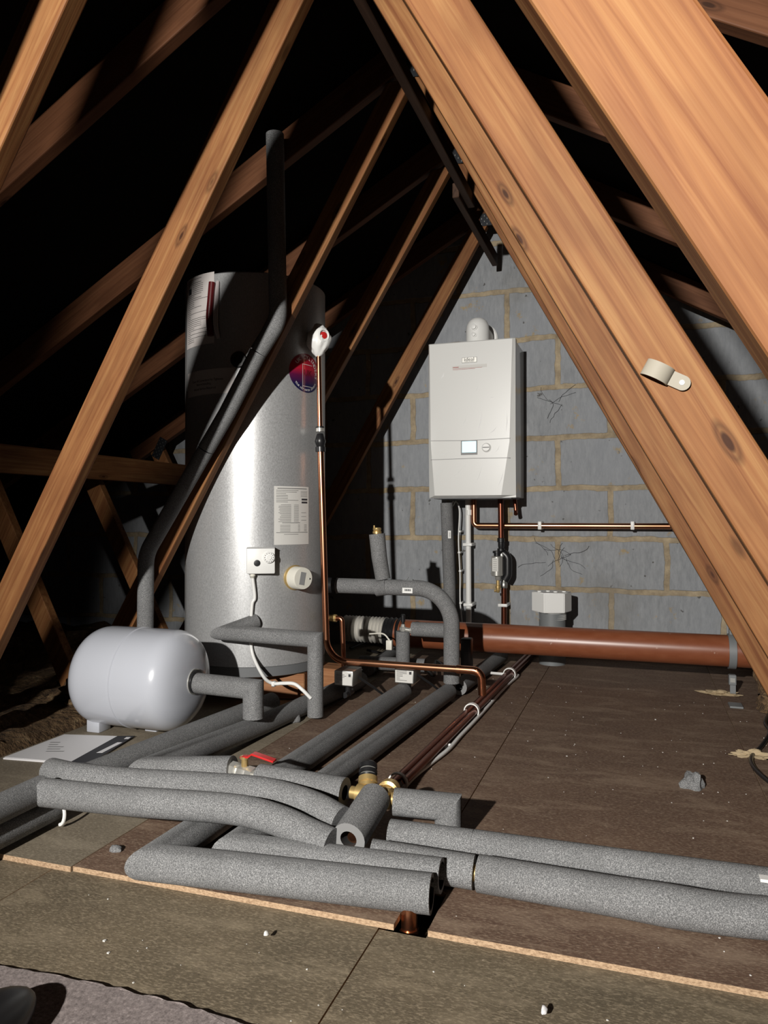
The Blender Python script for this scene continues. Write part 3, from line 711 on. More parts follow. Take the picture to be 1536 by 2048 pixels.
# valve with red lever in the gap of the over-crossing pipe
g0 = onz(472, 1540, zT); g1 = onz(512, 1552, zT); tee = onz(745, 1590, .078)
ax = (g1 - g0).normalized()
bv = empty('ball_valve', (g0 + g1) / 2, 'nickel ball valve with red lever between two lagging sleeves', 'valve')
b = BM(); lathe(b, g0 - ax * .03, ax, [(.011, 0), (.011, .02), (.019, .022), (.019, .038), (.014, .040), (.0175, .050), (.0175, .062), (.014, .070), (.019, .072), (.019, .09), (.011, .09), (.011, .11)], 8); link('valve_body', b, 'chrome', bv, smooth=True)
st = (g0 + g1) / 2 + Vector((-.002, 0, .015)); b = BM(); lathe(b, st, (0, 0, 1), [(.007, 0), (.007, .016), (.0095, .016), (.0095, .021), (0, .022)], 12); link('stem', b, 'brass', bv, smooth=True)
lv = [st + Vector((-.008, 0, .019)), st + Vector((.012, -.002, .022)), st + Vector((.022, -.004, .030)), st + Vector((.075, -.010, .022))]
b = BM(); pr = None
for k, p in enumerate(lv):
    w_ = .007 if k < 2 else .009; q4 = [b.verts.new(p + Vector((0, w_, -.002))), b.verts.new(p + Vector((0, -w_, -.002))), b.verts.new(p + Vector((0, -w_, .002))), b.verts.new(p + Vector((0, w_, .002)))]
    if pr:
        for i in range(4): b.faces.new((pr[i], pr[(i + 1) % 4], q4[(i + 1) % 4], q4[i]))
    else: b.faces.new(q4)
    pr = q4
b.faces.new(pr); bmesh.ops.bevel(b, geom=list(b.edges), offset=.001, segments=1, affect='EDGES'); link('lever', b, 'red', bv, smooth=True)
hb = [onz(520, 1555, zT), onz(600, 1568, zT), onz(690, 1584, .080)]
r_ = empty('lagged_pipe', (hb[0].x, hb[0].y, 0), 'grey lagging sleeve between the red lever valve and the brass tee', 'lagged pipe')
lag('lagging', hb, .0285, r_, hollow=(.012, .02), ri=.5)
# brass mixing tee
tv = empty('brass_tee', tee, 'brass tee valve with black ringed cap where the lagging sleeves meet', 'tee valve')
hx = (hb[2] - hb[0]).normalized(); rx = Vector((1, .01, 0)).normalized()
b = BM(); lathe(b, tee - hx * .045, hx, [(.012, 0), (.012, .012), (.019, .014), (.019, .03), (.014, .032), (.018, .040), (.018, .058), (.013, .062), (.020, .066), (.020, .082), (.012, .084), (.012, .10)], 24); link('body', b, 'brass', tv, smooth=True)
b = BM(); bk = Vector((-.0, 1, 0)); lathe(b, tee + bk * .01 + Vector((.022, 0, 0)), bk, [(.016, 0), (.016, .014), (.022, .016), (.022, .032), (.015, .034), (.0145, .05)], 24); link('rear_union', b, 'brass', tv, smooth=True)
cp = Vector((-.16, .50, .55)).normalized(); b = BM(); base_ = tee + Vector((-.018, .022, .006))
lathe(b, base_, cp, [(.016, 0), (.016, .008), (.019, .010), (.019, .020)], 24); link('cap_collar', b, 'brass', tv, smooth=True)
b = BM(); lathe(b, base_ + cp * .020, cp, [(.017, 0), (.018, .004), (.0145, .005), (.0145, .007), (.0185, .008), (.0185, .014), (.0145, .015), (.0145, .018), (.018, .019), (.018, .027), (.014, .031), (0, .032)], 28); link('cap', b, 'black', tv, smooth=True)
b = BM()
for h_ in (.0055, .0165): lathe(b, base_ + cp * (.020 + h_), cp, [(.0152, 0), (.0162, .0007), (.0152, .0016)], 28)
link('cap_rings', b, 'chrome', tv, smooth=True)
# front sleeve with open end
sA = tee + Vector((.012, -.02, .004)); sB = onz(697, 1677, .060)
r_ = empty('lagged_pipe', (sB.x, sB.y, 0), 'short thick lagging sleeve pointing at the camera with copper inside its open end', 'lagged pipe')
lag('lagging', [sA, sB], .0300, r_, hollow=(0, .05), ri=.5)
b = BM(); dd = (sA - sB).normalized(); rod(b, sB + dd * .012 + Vector((.004, 0, -.003)), sA, .0105); link('copper_core', b, 'copper', r_, smooth=True)
# right sleeve elbow going down through the floor
ea = tee + Vector((.045, -.004, -.004)); eb = onz(896, 1612, .070); ec = Vector((eb.x, eb.y, 0.001))
r_ = empty('lagged_pipe', (eb.x, eb.y, 0), 'short lagging elbow right of the brass tee turning down into the floor', 'lagged pipe')
lag('lagging', [ea, eb, ec], .0255, r_, hollow=(.01, .0))

# front copper stub in the hole
hp = Vector((-.327, 1.085, -.10)); b = BM(); rod(b, (-.337, 1.098, -.09), (-.337, 1.098, .012), .0125); rod(b, (-.337, 1.098, -.05), (-.337, 1.098, -.02), .015)
tag(link('copper_stub', b, 'copper', smooth=True), 'copper pipe stub rising through the notch cut in the front board edge', 'copper pipe')
# pair of dark copper pipes over the floor
ca = tee + Vector((.036, .060, -.030)); cu_pts = [onz(803, 1558, .034), onz(876, 1480, .034), onz(947, 1410, .034), onz(1016, 1342, .034), onz(1062, 1300, .034)]
far = cu_pts[-1]; nr = cu_pts[0] + Vector((-.012, 0, 0)); dd = (far - nr).normalized(); sd = Vector((dd.y, -dd.x, 0))
for sgn, lab in ((-1, 'left'), (1, 'right')):
    o_ = sd * .0100 * sgn - Vector((0, 0, .012)) + Vector((0, 0, .0)); b = BM(); st_ = nr + o_ + dd * (0 if sgn < 0 else .03); sweep(b, [st_, far + o_ + dd * .1], .0092, 18, (.01, 0), .75)
    tag(link('copper_pipe', b, 'copper_dark', smooth=True), 'dark copper pipe on the boards leading back to the wall, %s of the pair' % lab, 'copper pipe', 'paired copper pipes')
def saddle(p, d, r, label, h=None, t_=.0035, w_=.008, group=None, m='white'):   # upright pipe clip around axis d
    s_ = Vector((d.y, -d.x, 0)).normalized(); b = BM(); pr = None; N = 14
    for k in range(N + 1):
        a_ = PI * (1.15) - PI * 1.3 * k / N; pp = []
        for rr2 in (r, r + t_):
            for ww in (-w_, w_): pp.append(b.verts.new(p + s_ * math.cos(a_) * rr2 + Vector((0, 0, 1)) * math.sin(a_) * rr2 + d * ww))
        if pr:
            for i, j in ((0, 1), (1, 3), (3, 2), (2, 0)): b.faces.new((pr[i], pr[j], pp[j], pp[i]))
        else: b.faces.new((pp[0], pp[1], pp[3], pp[2]))
        pr = pp
    b.faces.new((pr[0], pr[1], pr[3], pr[2]))
    obox(b, p - Vector((0, 0, (p.z) / 2 + r / 2)), s_, d, Vector((0, 0, 1)), r * .9, w_, max(.002, (p.z - r) / 2 - .0005))
    return tag(link('pipe_clip', b, m, smooth=True), label, 'pipe clip', group)
for (u, v), lab in (((944, 1413), 'white clip over the copper pair nearest the tee, just in front of copper elbow'), ((1017, 1341), 'white clip over the copper pair farther back, near the brown drain pipe')):
    q = onz(u, v, .034); k_ = (q - nr).dot(dd); q = nr + dd * k_; saddle(q - Vector((0, 0, .012)), dd, .0205, lab, group='white clips on the copper pair')
lk = nr + dd * .01; saddle(lk - Vector((0, 0, .012)), dd, .0200, 'white clip at the near end of the copper pair beside the tee', w_=.005, group='white clips on the copper pair')

# white cable on boards
cw = [onz(u, v, .008) for u, v in ((806, 1576), (828, 1552), (860, 1526), (896, 1498), (921, 1470), (948, 1442), (980, 1407), (1000, 1384), (1018, 1366), (1034, 1352))]
b = BM(); sweep(b, curve(cw + [onz(1030, 1349, .012), onz(1000, 1347, .012), onz(966, 1344, .02)], 5), .0055, 10)
tag(link('white_cable', b, 'white', smooth=True), 'white cable clipped to the boards right of the copper pair', 'cable')
for i, (u, v, lab) in enumerate(((896, 1497, 'nearest the tee'), (979, 1408, 'in the middle'), (1018, 1366, 'nearest the wall'))):
    q = onz(u, v, 0); b = BM(); box(b, q.x - .009, q.x + .009, q.y - .005, q.y + .005, 0, .015, .003); tag(link('cable_clip', b, 'white', smooth=True), 'small white clip on the floor cable, ' + lab, 'cable clip', 'clips on the floor cable')
# thermostat cable down the cylinder
tc_ = [gl - up * .012, cyl_pt(-.018, tz0 - .12, .012, ta), cyl_pt(-.026, .33, .012, ta), cyl_pt(-.030, .24, .011, ta), cyl_pt(-.024, .17, .014, ta)]
tc_ += [ony(527, 1352, 2.09), ony(545, 1366, 2.03), ony(566, 1366, 2.02), ony(588, 1367, 2.02), ony(604, 1378, 2.02), ony(622, 1396, 2.03)]
b = BM(); sweep(b, curve(tc_, 7), .0055, 10); tag(link('thermostat_cable', b, 'white', smooth=True), 'white cable hanging from the thermostat box and curling right at the cylinder foot', 'cable')
b = BM(); q = ony(548, 1367, 2.03); box(b, q.x - .004, q.x + .006, q.y - .01, q.y + .008, q.z - .008, q.z + .008, .002); tag(link('cable_clip', b, 'white', smooth=True), 'white clip on the cable curling at the cylinder foot', 'cable clip')

# ------------------------------------------------------------------ lagged pipes around the cylinder
YE2 = 2.055
a0 = ony(458, 1268, YE2); a1_ = ony(631, 1272, YE2); zz = .243; a0.z = zz + .006; a1_.z = zz
r_ = empty('lagged_pipe', (a1_.x, YE2, 0), 'grey lagged pipe leaving the cylinder front, running right then down to the boards', 'lagged pipe')
aC = Vector((CX + (a0.x - CX) + .0, CY - math.sqrt(CR ** 2 - (a0.x - CX) ** 2) + .02, a0.z + .022)); aC.x -= .0
lag('lagging', [Vector((a0.x + .045, aC.y, aC.z + .004)), a0 + Vector((-.012, 0, 0)), a1_, Vector((a1_.x, YE2, .012))], .0245, r_)
YV = 2.43
l0 = ony(664, 1176, YV); l1 = ony(760, 1178, YV); l2 = ony(903, 1178, YV); zc = .372
for q in (l0, l1, l2): q.z = zc
foot = Vector((l2.x, YV, .058))
r_ = empty('lagged_pipe', (l2.x, YV, .058), 'grey lagged pipe from the cylinder\'s right side curving down in the middle', 'lagged pipe')
lag('lagging', [l0, l1 - Vector((.002, 0, 0))], .0268, r_)
lag('lagging', fillet([l1, l2, foot], .12, 12), .0272, r_)
b = BM(); rod(b, (CX + CR - .01, YV, zc), l0 + Vector((.02, 0, 0)), .0285); link('sleeve_end', b, 'black', r_, smooth=True)
b = BM(); q = ony(816, 1181, YV - .0275); box(b, q.x - .02, q.x + .016, q.y - .001, q.y + .004, q.z - .009, q.z + .009)
for k in range(9): box(b, q.x - .012 + k * .0025, q.x - .0108 + k * .0025 + (k % 3) * .0004, q.y - .0016, q.y - .001, q.z - .002, q.z + .005, mi=1)
link('barcode_sticker', b, ['white', 'ink'], r_)
b = BM(); q = ony(816, 1160, YV); obox(b, q, Vector((1, 0, .05)).normalized(), Vector((0, 1, 0)), Vector((-.05, 0, 1)).normalized(), .018, .006, .0015); obox(b, q + Vector((-.003, 0, .005)), Vector((.7, 0, .7)), Vector((0, 1, 0)), Vector((-.7, 0, .7)), .006, .003, .0012); link('tape_tab', b, 'grey_plastic', r_)
# vertical dead leg with brass vent on top
vt = ony(754, 1068, YV); vb = ony(766, 1152, YV); vb.z = zc + .026
r_ = empty('air_vent_leg', (vb.x, YV, vb.z), 'upright lagged stub topped by a brass cap, standing on the middle pipe', 'lagged pipe')
lag('lagging', [vb, (vb + vt) / 2 + Vector((-.003, 0, 0)), vt], .0262, r_, hollow=(0, .01), ri=.62, rf=lambda t: 1 + .07 * t)
b = BM(); lathe(b, vt - up * .008, (0, 0, 1), [(.011, 0), (.011, .010), (.0155, .010), (.0155, .017), (.012, .018), (.0145, .022), (.0145, .029), (.009, .031), (0, .031)], 24); rod(b, vt + Vector((-.009, -.004, .018)), vt + Vector((-.009, -.004, .030)), .003, 8); link('vent_cap', b, 'brass', r_, smooth=True)
# collar where it branches
b = BM(); cc = Vector((vb.x - .005, YV, zc)); sweep(b, [cc + Vector((-.02, 0, -.004)), cc + Vector((.02, 0, .002))], .0295, 22); link('branch_collar', b, 'foam', r_, smooth=True)

# lagged drop under the boiler, to the floor behind the drain pipe
YB = 3.22
t0 = ony(893, 1006, YB); t1 = ony(899, 1180, YB); t2 = Vector((t1.x + .003, YB, .01))
r_ = empty('lagged_pipe', (t2.x, YB, 0), 'dark grey lagged pipe dropping from beneath the boiler\'s left side', 'lagged pipe')
lag('lagging', [t0, t1, t2], .0272, r_)
b = BM(); q = ony(899, 1069, YB - .028); box(b, q.x - .007, q.x + .007, q.y - .001, q.y + .004, q.z - .017, q.z + .017)
for k in range(7): box(b, q.x - .001, q.x + .004, q.y - .0016, q.y - .001, q.z - .010 + k * .003, q.z - .0088 + k * .003, mi=1)
link('barcode_sticker', b, ['white', 'ink'], r_)
# pipe with green stripe and drain valve
YK = 2.62
k0 = ony(806, 1262, YK); k1 = ony(806, 1340, YK); kz = ony(850, 1259, YK + .02).z
r_ = empty('lagged_pipe', (k1.x, YK, 0), 'short upright lagged pipe with a small chrome valve and black handle on top', 'lagged pipe')
lag('lagging', [k0, Vector((k0.x, YK, .04))], .0262, r_)
b = BM(); lathe(b, k0 - up * .004, (0, 0, 1), [(.010, 0), (.010, .008), (.014, .009), (.014, .018), (.009, .020), (.007, .030)], 8); rod(b, k0 + Vector((.0, 0, .008)), k0 + Vector((.034, 0, .004)), .008, 12); rod(b, k0 + Vector((.028, 0, .004)), k0 + Vector((.034, 0, .004)), .012, 8); vv = link('valve_body', b, 'chrome', r_, smooth=True)
b = BM(); lathe(b, k0 + up * .024, (0, 0, 1), [(.006, 0), (.006, .010), (.0085, .011), (.0085, .036), (.006, .038), (0, .038)], 12); link('valve_handle', b, 'black', vv, smooth=True)
r_ = empty('lagged_pipe', (k0.x + .04, YK + .02, 0), 'short horizontal lagged pipe behind the middle drop, in front of the drain pipe', 'lagged pipe')
lag('lagging', [Vector((k0.x + .030, YK + .02, kz)), Vector((k0.x + .19, YK + .02, kz))], .0268, r_)
# dark low lagged bits behind the zone valves
q = ony(720, 1342, 2.72); pipe('lagged_pipe', 'dim lagged pipe lying crosswise behind the two zone valve heads', [Vector((q.x, 2.72, .045)), Vector((q.x + .26, 2.74, .045))], r=.026)
q = onz(735, 1338, .03); q2 = onz(800, 1295, .03); pipe('lagged_pipe', 'dark lagged pipe sloping back behind the zone valves beside the cylinder', [q, q2], r=.026)

# zone valve heads
def zone_valve(u, v, label, yaw=0.0):
    q = onz(u, v, .062); r_ = empty('zone_valve', (q.x, q.y, .0), label, 'zone valve', 'silver zone valve heads')
    b = BM(); box(b, q.x - .033, q.x + .033, q.y, q.y + .085, .062, .112, .003); h = link('actuator_head', b, 'steel', r_, smooth=True)
    b = BM(); box(b, q.x - .030, q.x + .030, q.y - .0012, q.y, .066, .109)
    zz_ = .104
    for k in range(8):
        box(b, q.x - .026, q.x - .026 + random.choice((.012, .03, .036, .022)), q.y - .0016, q.y - .0012, zz_, zz_ + .0012, mi=1); zz_ -= .0045
    box(b, q.x + .018, q.x + .026, q.y - .0016, q.y - .0012, .094, .103, mi=1)
    link('rating_label', b, ['label', 'ink'], h)
    b = BM(); lathe(b, (q.x, q.y + .04, .022), (0, 0, 1), [(.010, 0), (.012, .004), (.012, .041)], 16); rod(b, (q.x, q.y + .01, .030), (q.x, q.y + .075, .030), .010, 8); link('valve_body', b, 'black', r_, smooth=True)
    b = BM(); sweep(b, curve([(q.x + .031, q.y + .05, .085), (q.x + .07, q.y + .08, .05), (q.x + .11, q.y + .13, .01), (q.x + .15, q.y + .24, .008)]), .004, 8); link('lead', b, 'black', r_, smooth=True)
zone_valve(687, 1372, 'silver zone valve head with label, left one near the cylinder foot')
zone_valve(808, 1367, 'silver zone valve head with label, right one nearer the middle pipe')

# ------------------------------------------------------------------ long lagged pipe dropping along the truss
YD = 2.012
dp = [ony(549, 266, YD), ony(556, 610, YD), ony(520, 700, YD), ony(455, 825, YD), ony(354, 993, YD), ony(291, 1115, YD), ony(290, 1290, YD)]
r_ = empty('lagged_pipe', (dp[-1].x, YD, dp[-1].z), 'dark lagged pipe dropping from the roof along the sloping web to behind the vessel', 'lagged pipe')
lag('lagging', fillet([dp[0], ony(556, 640, YD), ony(517, 703, YD)], .10, 8), .0272, r_)
lag('lagging', [ony(516, 705, YD), ony(454, 826, YD), ony(412, 898, YD)], .0262, r_)
lag('lagging', fillet([ony(411, 900, YD), ony(292, 1108, YD), Vector((ony(290, 1290, YD).x, YD, .03))], .12, 8), .0258, r_)

# ------------------------------------------------------------------ brown drain pipe, duct and strap
YR = 2.86; RR = .0555; zR = .143
xL = ony(792, 1262, YR).x
b = BM(); sweep(b, [(xL, YR, zR + .002), (.9, YR, zR)], RR, 48)
dr = tag(link('drain_pipe', b, 'drain', smooth=True), 'thick brown plastic drain pipe running along the foot of the wall', 'drain pipe')
xF = ony(690, 1256, YR).x
duct = empty('flexible_duct', (xF, YR, zR), 'white ribbed flexible duct joining the brown drain pipe near cylinder', 'duct')
b = BM(); prof = []; n_ = 13; Ld = xL - xF - .03
for k in range(n_ * 4 + 1): prof.append((.046 + .008 * math.sin(2 * PI * k / 4), Ld * k / (n_ * 4)))
lathe(b, (xF, YR, zR + .01), (1, -.02, 0), prof, 36); link('ribbed_hose', b, 'duct', duct, smooth=True)
b = BM(); prof = []
for k in range(17): prof.append((.056 + .0035 * math.sin(2 * PI * k / 4), (.075) * k / 16))
lathe(b, (xL - .045, YR, zR + .004), (1, 0, 0), prof, 36); link('black_tape', b, 'black', duct, smooth=True)
sxp = ony(1462, 1300, YR).x; r_ = empty('pipe_strap', (sxp, YR, 0), 'grey plastic strap around the brown drain pipe at right', 'pipe strap')
b = BM(); N = 40; rows = []
for k in range(N + 1):
    a_ = -PI * .5 - .05 + (2 * PI) * k / N; rows.append([b.verts.new((sxp + w_, YR + math.cos(a_) * q_, zR + math.sin(a_) * q_)) for q_, w_ in ((RR + .001, -.012), (RR + .001, .012), (RR + .006, .012), (RR + .006, -.012))])
for k in range(N):
    for i in range(4): b.faces.new((rows[k][i], rows[k][(i + 1) % 4], rows[k + 1][(i + 1) % 4], rows[k + 1][i]))
box(b, sxp - .008, sxp + .012, YR - .012, YR + .012, zR + RR, zR + RR + .03, .003)
link('strap_band', b, 'grey_plastic', r_, smooth=True)
b = BM(); box(b, sxp - .014, sxp + .010, YR - .055, YR - .03, .035, .070, .003); box(b, sxp - .010, sxp + .006, YR - .057, YR - .054, .045, .06, mi=1); box(b, sxp - .010, sxp + .008, YR - .05, YR - .04, .0, .036, mi=0); link('strap_buckle', b, ['grey_plastic', 'steel'], r_)
# grey soil pipe with white hexagon cap
YS = 3.17; q = ony(1104, 1222, YS); so = empty('vent_pipe', (q.x, YS, 0), 'grey soil pipe behind the drain pipe with white tape', 'soil pipe')
b = BM(); sweep(b, [(q.x, YS, 0), (q.x, YS, q.z - .006)], .054, 40); link('pipe_wall', b, 'grey_plastic', so, smooth=True)
b = BM(); prof = []
for k in range(14): prof.append((.0555 + .002 * math.sin(k * 2.1), q.z - .034 + .0022 * k))
lathe(b, (q.x + .001, YS, 0), (0, .02, 1), prof, 36); link('thread_tape', b, 'white', so, smooth=True)
hexc = empty('hexagonal_cap', (q.x, YS, q.z), 'white hexagonal plastic cap on top of the grey pipe', 'pipe cap')
b = BM(); pts = [(math.cos(PI / 3 * k + .26) * .083, math.sin(PI / 3 * k + .26) * .083) for k in range(6)]; prism(b, pts, 0, .082)
bmesh.ops.bevel(b, geom=list(b.edges), offset=.003, segments=2, affect='EDGES'); bmesh.ops.translate(b, vec=(q.x - .002, YS, q.z), verts=b.verts); link('hexagon_body', b, 'white', hexc, smooth=True)
b = BM()
for k in range(4): lathe(b, (q.x - .05 + .033 * k, YS - .02 + .02 * (k % 2), q.z + .082), (0, 0, 1), [(.009, 0), (.009, .004), (0, .005)], 12)
link('cap_lugs', b, 'white', hexc, smooth=True)

# ------------------------------------------------------------------ boiler
BX0, BX1, BY0, BZ0, BZ1 = -.862, -.486, 3.09, .697, 1.364
bo = empty('boiler', ((BX0 + BX1) / 2, BY0, BZ0), 'white wall-hung gas boiler with lit display on the block wall', 'boiler')
b = BM(); box(b, BX0 + .004, BX1 - .004, BY0 + .045, YW, BZ0 + .002, BZ1 - .003, .003); link('casing', b, 'shell', bo, smooth=True)
# front cover: flat centre panel, side bevels that widen to the foot
zs = [BZ0, BZ0 + .012, .862, .930, BZ1]
def inset(z): 
    if z > .93: return .006 + .006 * (BZ1 - z) / (BZ1 - .93)
    return .012 + .018 * (.93 - z) / (.93 - BZ0)
b = BM(); rows = []
for z in [BZ0, BZ0 + .010, .76, .82, .870, .93, 1.05, 1.2, BZ1 - .004, BZ1]:
    i_ = inset(z); t0_ = z <= BZ0 + 1e-6; bul = .0
    yf = BY0 - bul + (.018 if t0_ else 0) + (.004 if z >= BZ1 else 0); ye = BY0 + .010 + .010 * max(0, (.93 - z) / .23); ye = max(ye, yf + .001)
    rows.append([b.verts.new(p) for p in ((BX0, BY0 + .048, z), (BX0, ye, z), (BX0 + i_, yf, z), (BX0 + i_ + .06, yf - .0, z), (BX1 - i_ - .06, yf, z), (BX1 - i_ * 2.0, yf, z), (BX1, ye, z), (BX1, BY0 + .048, z))])
for r0, r1_ in zip(rows, rows[1:]):
    for i in range(7): b.faces.new((r0[i], r0[i + 1], r1_[i + 1], r1_[i]))
b.faces.new(rows[0][::-1]); b.faces.new(rows[-1]); 
for r0, r1_ in zip(rows, rows[1:]): b.faces.new((r0[7], r0[0], r1_[0], r1_[7]))
fc = link('front_cover', b, 'shell', bo)
b = BM()
for zc_ in (.944, .862):
    pr = None
    for k in range(13):
        x = BX0 + .012 + (BX1 - BX0 - .032) * k / 12; z = zc_ - .004 * (1 - abs(k - 6) / 6) ** 1 * (1 if zc_ > .9 else -.5)
        cur = [b.verts.new((x, BY0 - .0006, z - .0011)), b.verts.new((x, BY0 - .0006, z + .0011))]
        if pr: b.faces.new((pr[0], cur[0], cur[1], pr[1]))
        pr = cur
link('cover_seams', b, 'seam', fc)
def bbox(name, u0, v0, u1, v1, m, th=.002, bev=.0005, parent=None):
    p = ony(u0, v1, BY0); q = ony(u1, v0, BY0); b = BM(); box(b, p.x, q.x, BY0 - th, BY0 + .0005, p.z, q.z, bev); return link(name, b, m, parent or fc), p, q
sc_, p, q = bbox('display', 922, 880, 955, 910, 'seam', .002); 
b = BM(); box(b, p.x + .005, q.x - .005, BY0 - .003, BY0 - .001, p.z + .010, q.z - .004, .0005); link('screen', b, 'screen', sc_)['label'] = 'glowing pale blue screen'
dcn = ony(973, 895, BY0); b = BM(); lathe(b, dcn, (0, -1, 0), [(.0205, 0), (.0205, .002), (.018, .003), (.017, .009), (.015, .011), (0, .011)], 36); kn = link('control_knob', b, 'white', fc, smooth=True)
b = BM(); box(b, dcn.x - .014, dcn.x + .014, dcn.y - .0125, dcn.y - .0105, dcn.z - .002, dcn.z + .002, .0005); link('knob_grip', b, 'seam', kn)
lg, p, q = bbox('maker_badge', 924, 713, 954, 726, 'seam', .0015); b = BM(); box(b, p.x + .0015, q.x - .0015, BY0 - .0022, BY0 - .001, p.z + .0015, q.z - .0015); lgp = link('badge_face', b, 'chrome', lg)
b = text_bm('ideal', .021, xs=1.15); c = (p + q) / 2
for v in b.verts: v.co = Vector((c.x + v.co.x, BY0 - .0027, c.z + v.co.y + .002))
link('badge_text', b, 'ink', lg)
b = BM(); p_ = c; box(b, p_.x - .02, p_.x + .02, BY0 - .0027, BY0 - .0022, p.z + .004, p.z + .0052); link('badge_strapline', b, 'ink', lg)
stk, p, q = bbox('warning_sticker', 904, 727, 974, 738, 'label', .0008, 0); b = BM(); box(b, p.x + .004, p.x + .03, BY0 - .0012, BY0 - .0007, q.z - .008, q.z - .0055)
for k in range(2): box(b, p.x + .004, q.x - .02 - .03 * k, BY0 - .0012, BY0 - .0007, q.z - .0135 - .004 * k, q.z - .0125 - .004 * k)
link('sticker_print', b, 'ink_red', stk)
# clear wrap creases: raised folds of the protective film
rc = random.Random(3); fm = mat('clear_film_fold', (.9, .9, .9), .12, coat=1.0, cr=.05)
b = BM()
for (u0, v0, u1, v1, w_) in ((965, 822, 955, 865, 3), (995, 852, 978, 868, 2), (888, 745, 882, 757, 2.5), (980, 797, 988, 794, 2), (1014, 822, 1012, 866, 2), (935, 830, 922, 855, 1), (958, 770, 948, 785, 1), (905, 900, 880, 912, 1.2), (935, 925, 900, 960, 1.2), (1008, 940, 995, 975, 1.6), (965, 930, 950, 970, 1), (1000, 890, 990, 905, 1)):
    a_ = ony(u0, v0, BY0); c2 = ony(u1, v1, BY0); w_ = w_ * .0009; n2 = Vector((-(c2 - a_).z, 0, (c2 - a_).x)).normalized(); mid_ = (a_ + c2) / 2 + n2 * .003
    pa_ = [a_, mid_, c2]; L_ = [b.verts.new(a_)]
    m1 = b.verts.new(mid_ + n2 * w_); m2 = b.verts.new(mid_ - n2 * w_); m3 = b.verts.new(mid_ + Vector((0, -.0007, 0))); va_ = L_[0]; vc_ = b.verts.new(c2)
    for t3 in ((va_, m1, m3), (m1, vc_, m3), (vc_, m2, m3), (m2, va_, m3)): b.faces.new(t3)
link('film_creases', b, fm, fc)
# underside tray
b = BM(); box(b, BX0 + .02, BX1 - .02, BY0 + .02, YW - .01, BZ0 - .004, BZ0 + .003, .001); link('underside_tray', b, 'ring', bo)
# flue elbow
fxc = (BX0 + BX1) / 2 + .0; fy = 3.235
fu = empty('flue_elbow', (fxc, fy, BZ1), 'white plastic flue elbow on top of the boiler turning into the wall', 'flue')
b = BM(); lathe(b, (fxc, fy, BZ1 - .002), (0, 0, 1), [(.066, 0), (.066, .008), (.054, .014), (.0515, .02), (.0515, .078), (.049, .100), (.041, .118), (.028, .130), (.013, .135), (0, .136)], 48); eb_ = link('elbow_body', b, 'white', fu, smooth=True)
b = BM(); rod(b, (fxc, fy + .01, BZ1 + .070), (fxc + .002, YW - .004, BZ1 + .070), .046, 36); link('flue_tube', b, 'white', fu, smooth=True)
b = BM(); lathe(b, (fxc, YW - .014, BZ1 + .070), (0, 1, 0), [(.060, 0), (.066, .006), (.066, .010), (.060, .013)], 48); link('wall_flange', b, 'white', fu, smooth=True)
for dz, rr3 in ((.082, .012), (.048, .009)):
    b = BM(); dn = Vector((-.12, -1, .1)).normalized(); lathe(b, Vector((fxc - .006, fy - .049, BZ1 + dz)), dn, [(rr3 + .004, 0), (rr3 + .004, .004), (rr3, .004), (rr3, .012), (rr3 - .003, .014), (0, .014)], 24); link('test_point_cap', b, 'white', eb_, smooth=True)

# pipes under the boiler
def straight(name, label, pts, r, m, cat, R=.02, group=None, n=16):
    b = BM(); sweep(b, fillet(pts, R, 6) if R and len(pts) > 2 else pts, r, n); return tag(link(name, b, m, smooth=True), label, cat, group)
yq = 3.30
q = ony(936, 1000, yq); straight('condensate_pipe', 'white plastic condensate pipe dropping from the boiler down the wall', [(q.x, yq, BZ0), (q.x + .004, yq, .01)], .0125, 'white', 'waste pipe', None)
q = ony(938, 1025, yq); b = BM(); rod(b, (q.x, yq, q.z - .012), (q.x, yq, q.z + .012), .0155)
tag(link('pipe_coupling', b, 'white', smooth=True), 'white coupling collar on the condensate pipe close below the boiler', 'coupling')
def wallclip(u, v, y, label, w=.022, h=.010, group='white pipe clips on the block wall', vert=False):
    q = ony(u, v, y); b = BM(); hx_, hz_ = (h, w) if vert else (w, h)
    box(b, q.x - hx_, q.x + hx_, y - .017, YW, q.z - hz_, q.z + hz_, .003)
    return tag(link('pipe_clip', b, 'white', smooth=True), label, 'pipe clip', group)
wallclip(936, 1089, yq, 'white wall clip on the condensate pipe, upper one', .021, .007)
wallclip(937, 1209, yq, 'white wall clip on the condensate pipe, lower one', .021, .007)
wallclip(1006, 1210, yq, 'white wall clip on the copper drop below the magnetic filter', .021, .007)
wallclip(1080, 1051, yq, 'white wall clip on the horizontal copper pipe, nearer the boiler', .018, .008, vert=True)
wallclip(1265, 1051, yq, 'white wall clip on the horizontal copper pipe, farther right', .018, .008, vert=True)
q = ony(948, 1051, yq - .002)
straight('copper_pipe', 'horizontal copper pipe on the wall starting at an elbow under the boiler', [(q.x, yq - .002, BZ0), (q.x, yq - .002, q.z), (.75, yq - .002, q.z)], .0125, 'copper', 'copper pipe', .018)
q1_ = ony(1003, 1000, 3.285); q2_ = ony(1007, 1060, 3.285)
straight('copper_pipe', 'copper pipe dropping from the boiler to the magnetic filter', [(q1_.x, 3.262, BZ0), (q1_.x + .002, 3.262, ony(1003, 1076, 3.262).z)], .0125, 'copper_dark', 'copper pipe', None)
straight('copper_pipe', 'copper pipe from the magnetic filter down behind the drain pipe', [(q1_.x + .008, yq, ony(1006, 1170, yq).z), (q1_.x + .008, yq, .01)], .0125, 'copper_dark', 'copper pipe', None)
q = ony(1034, 1000, yq)
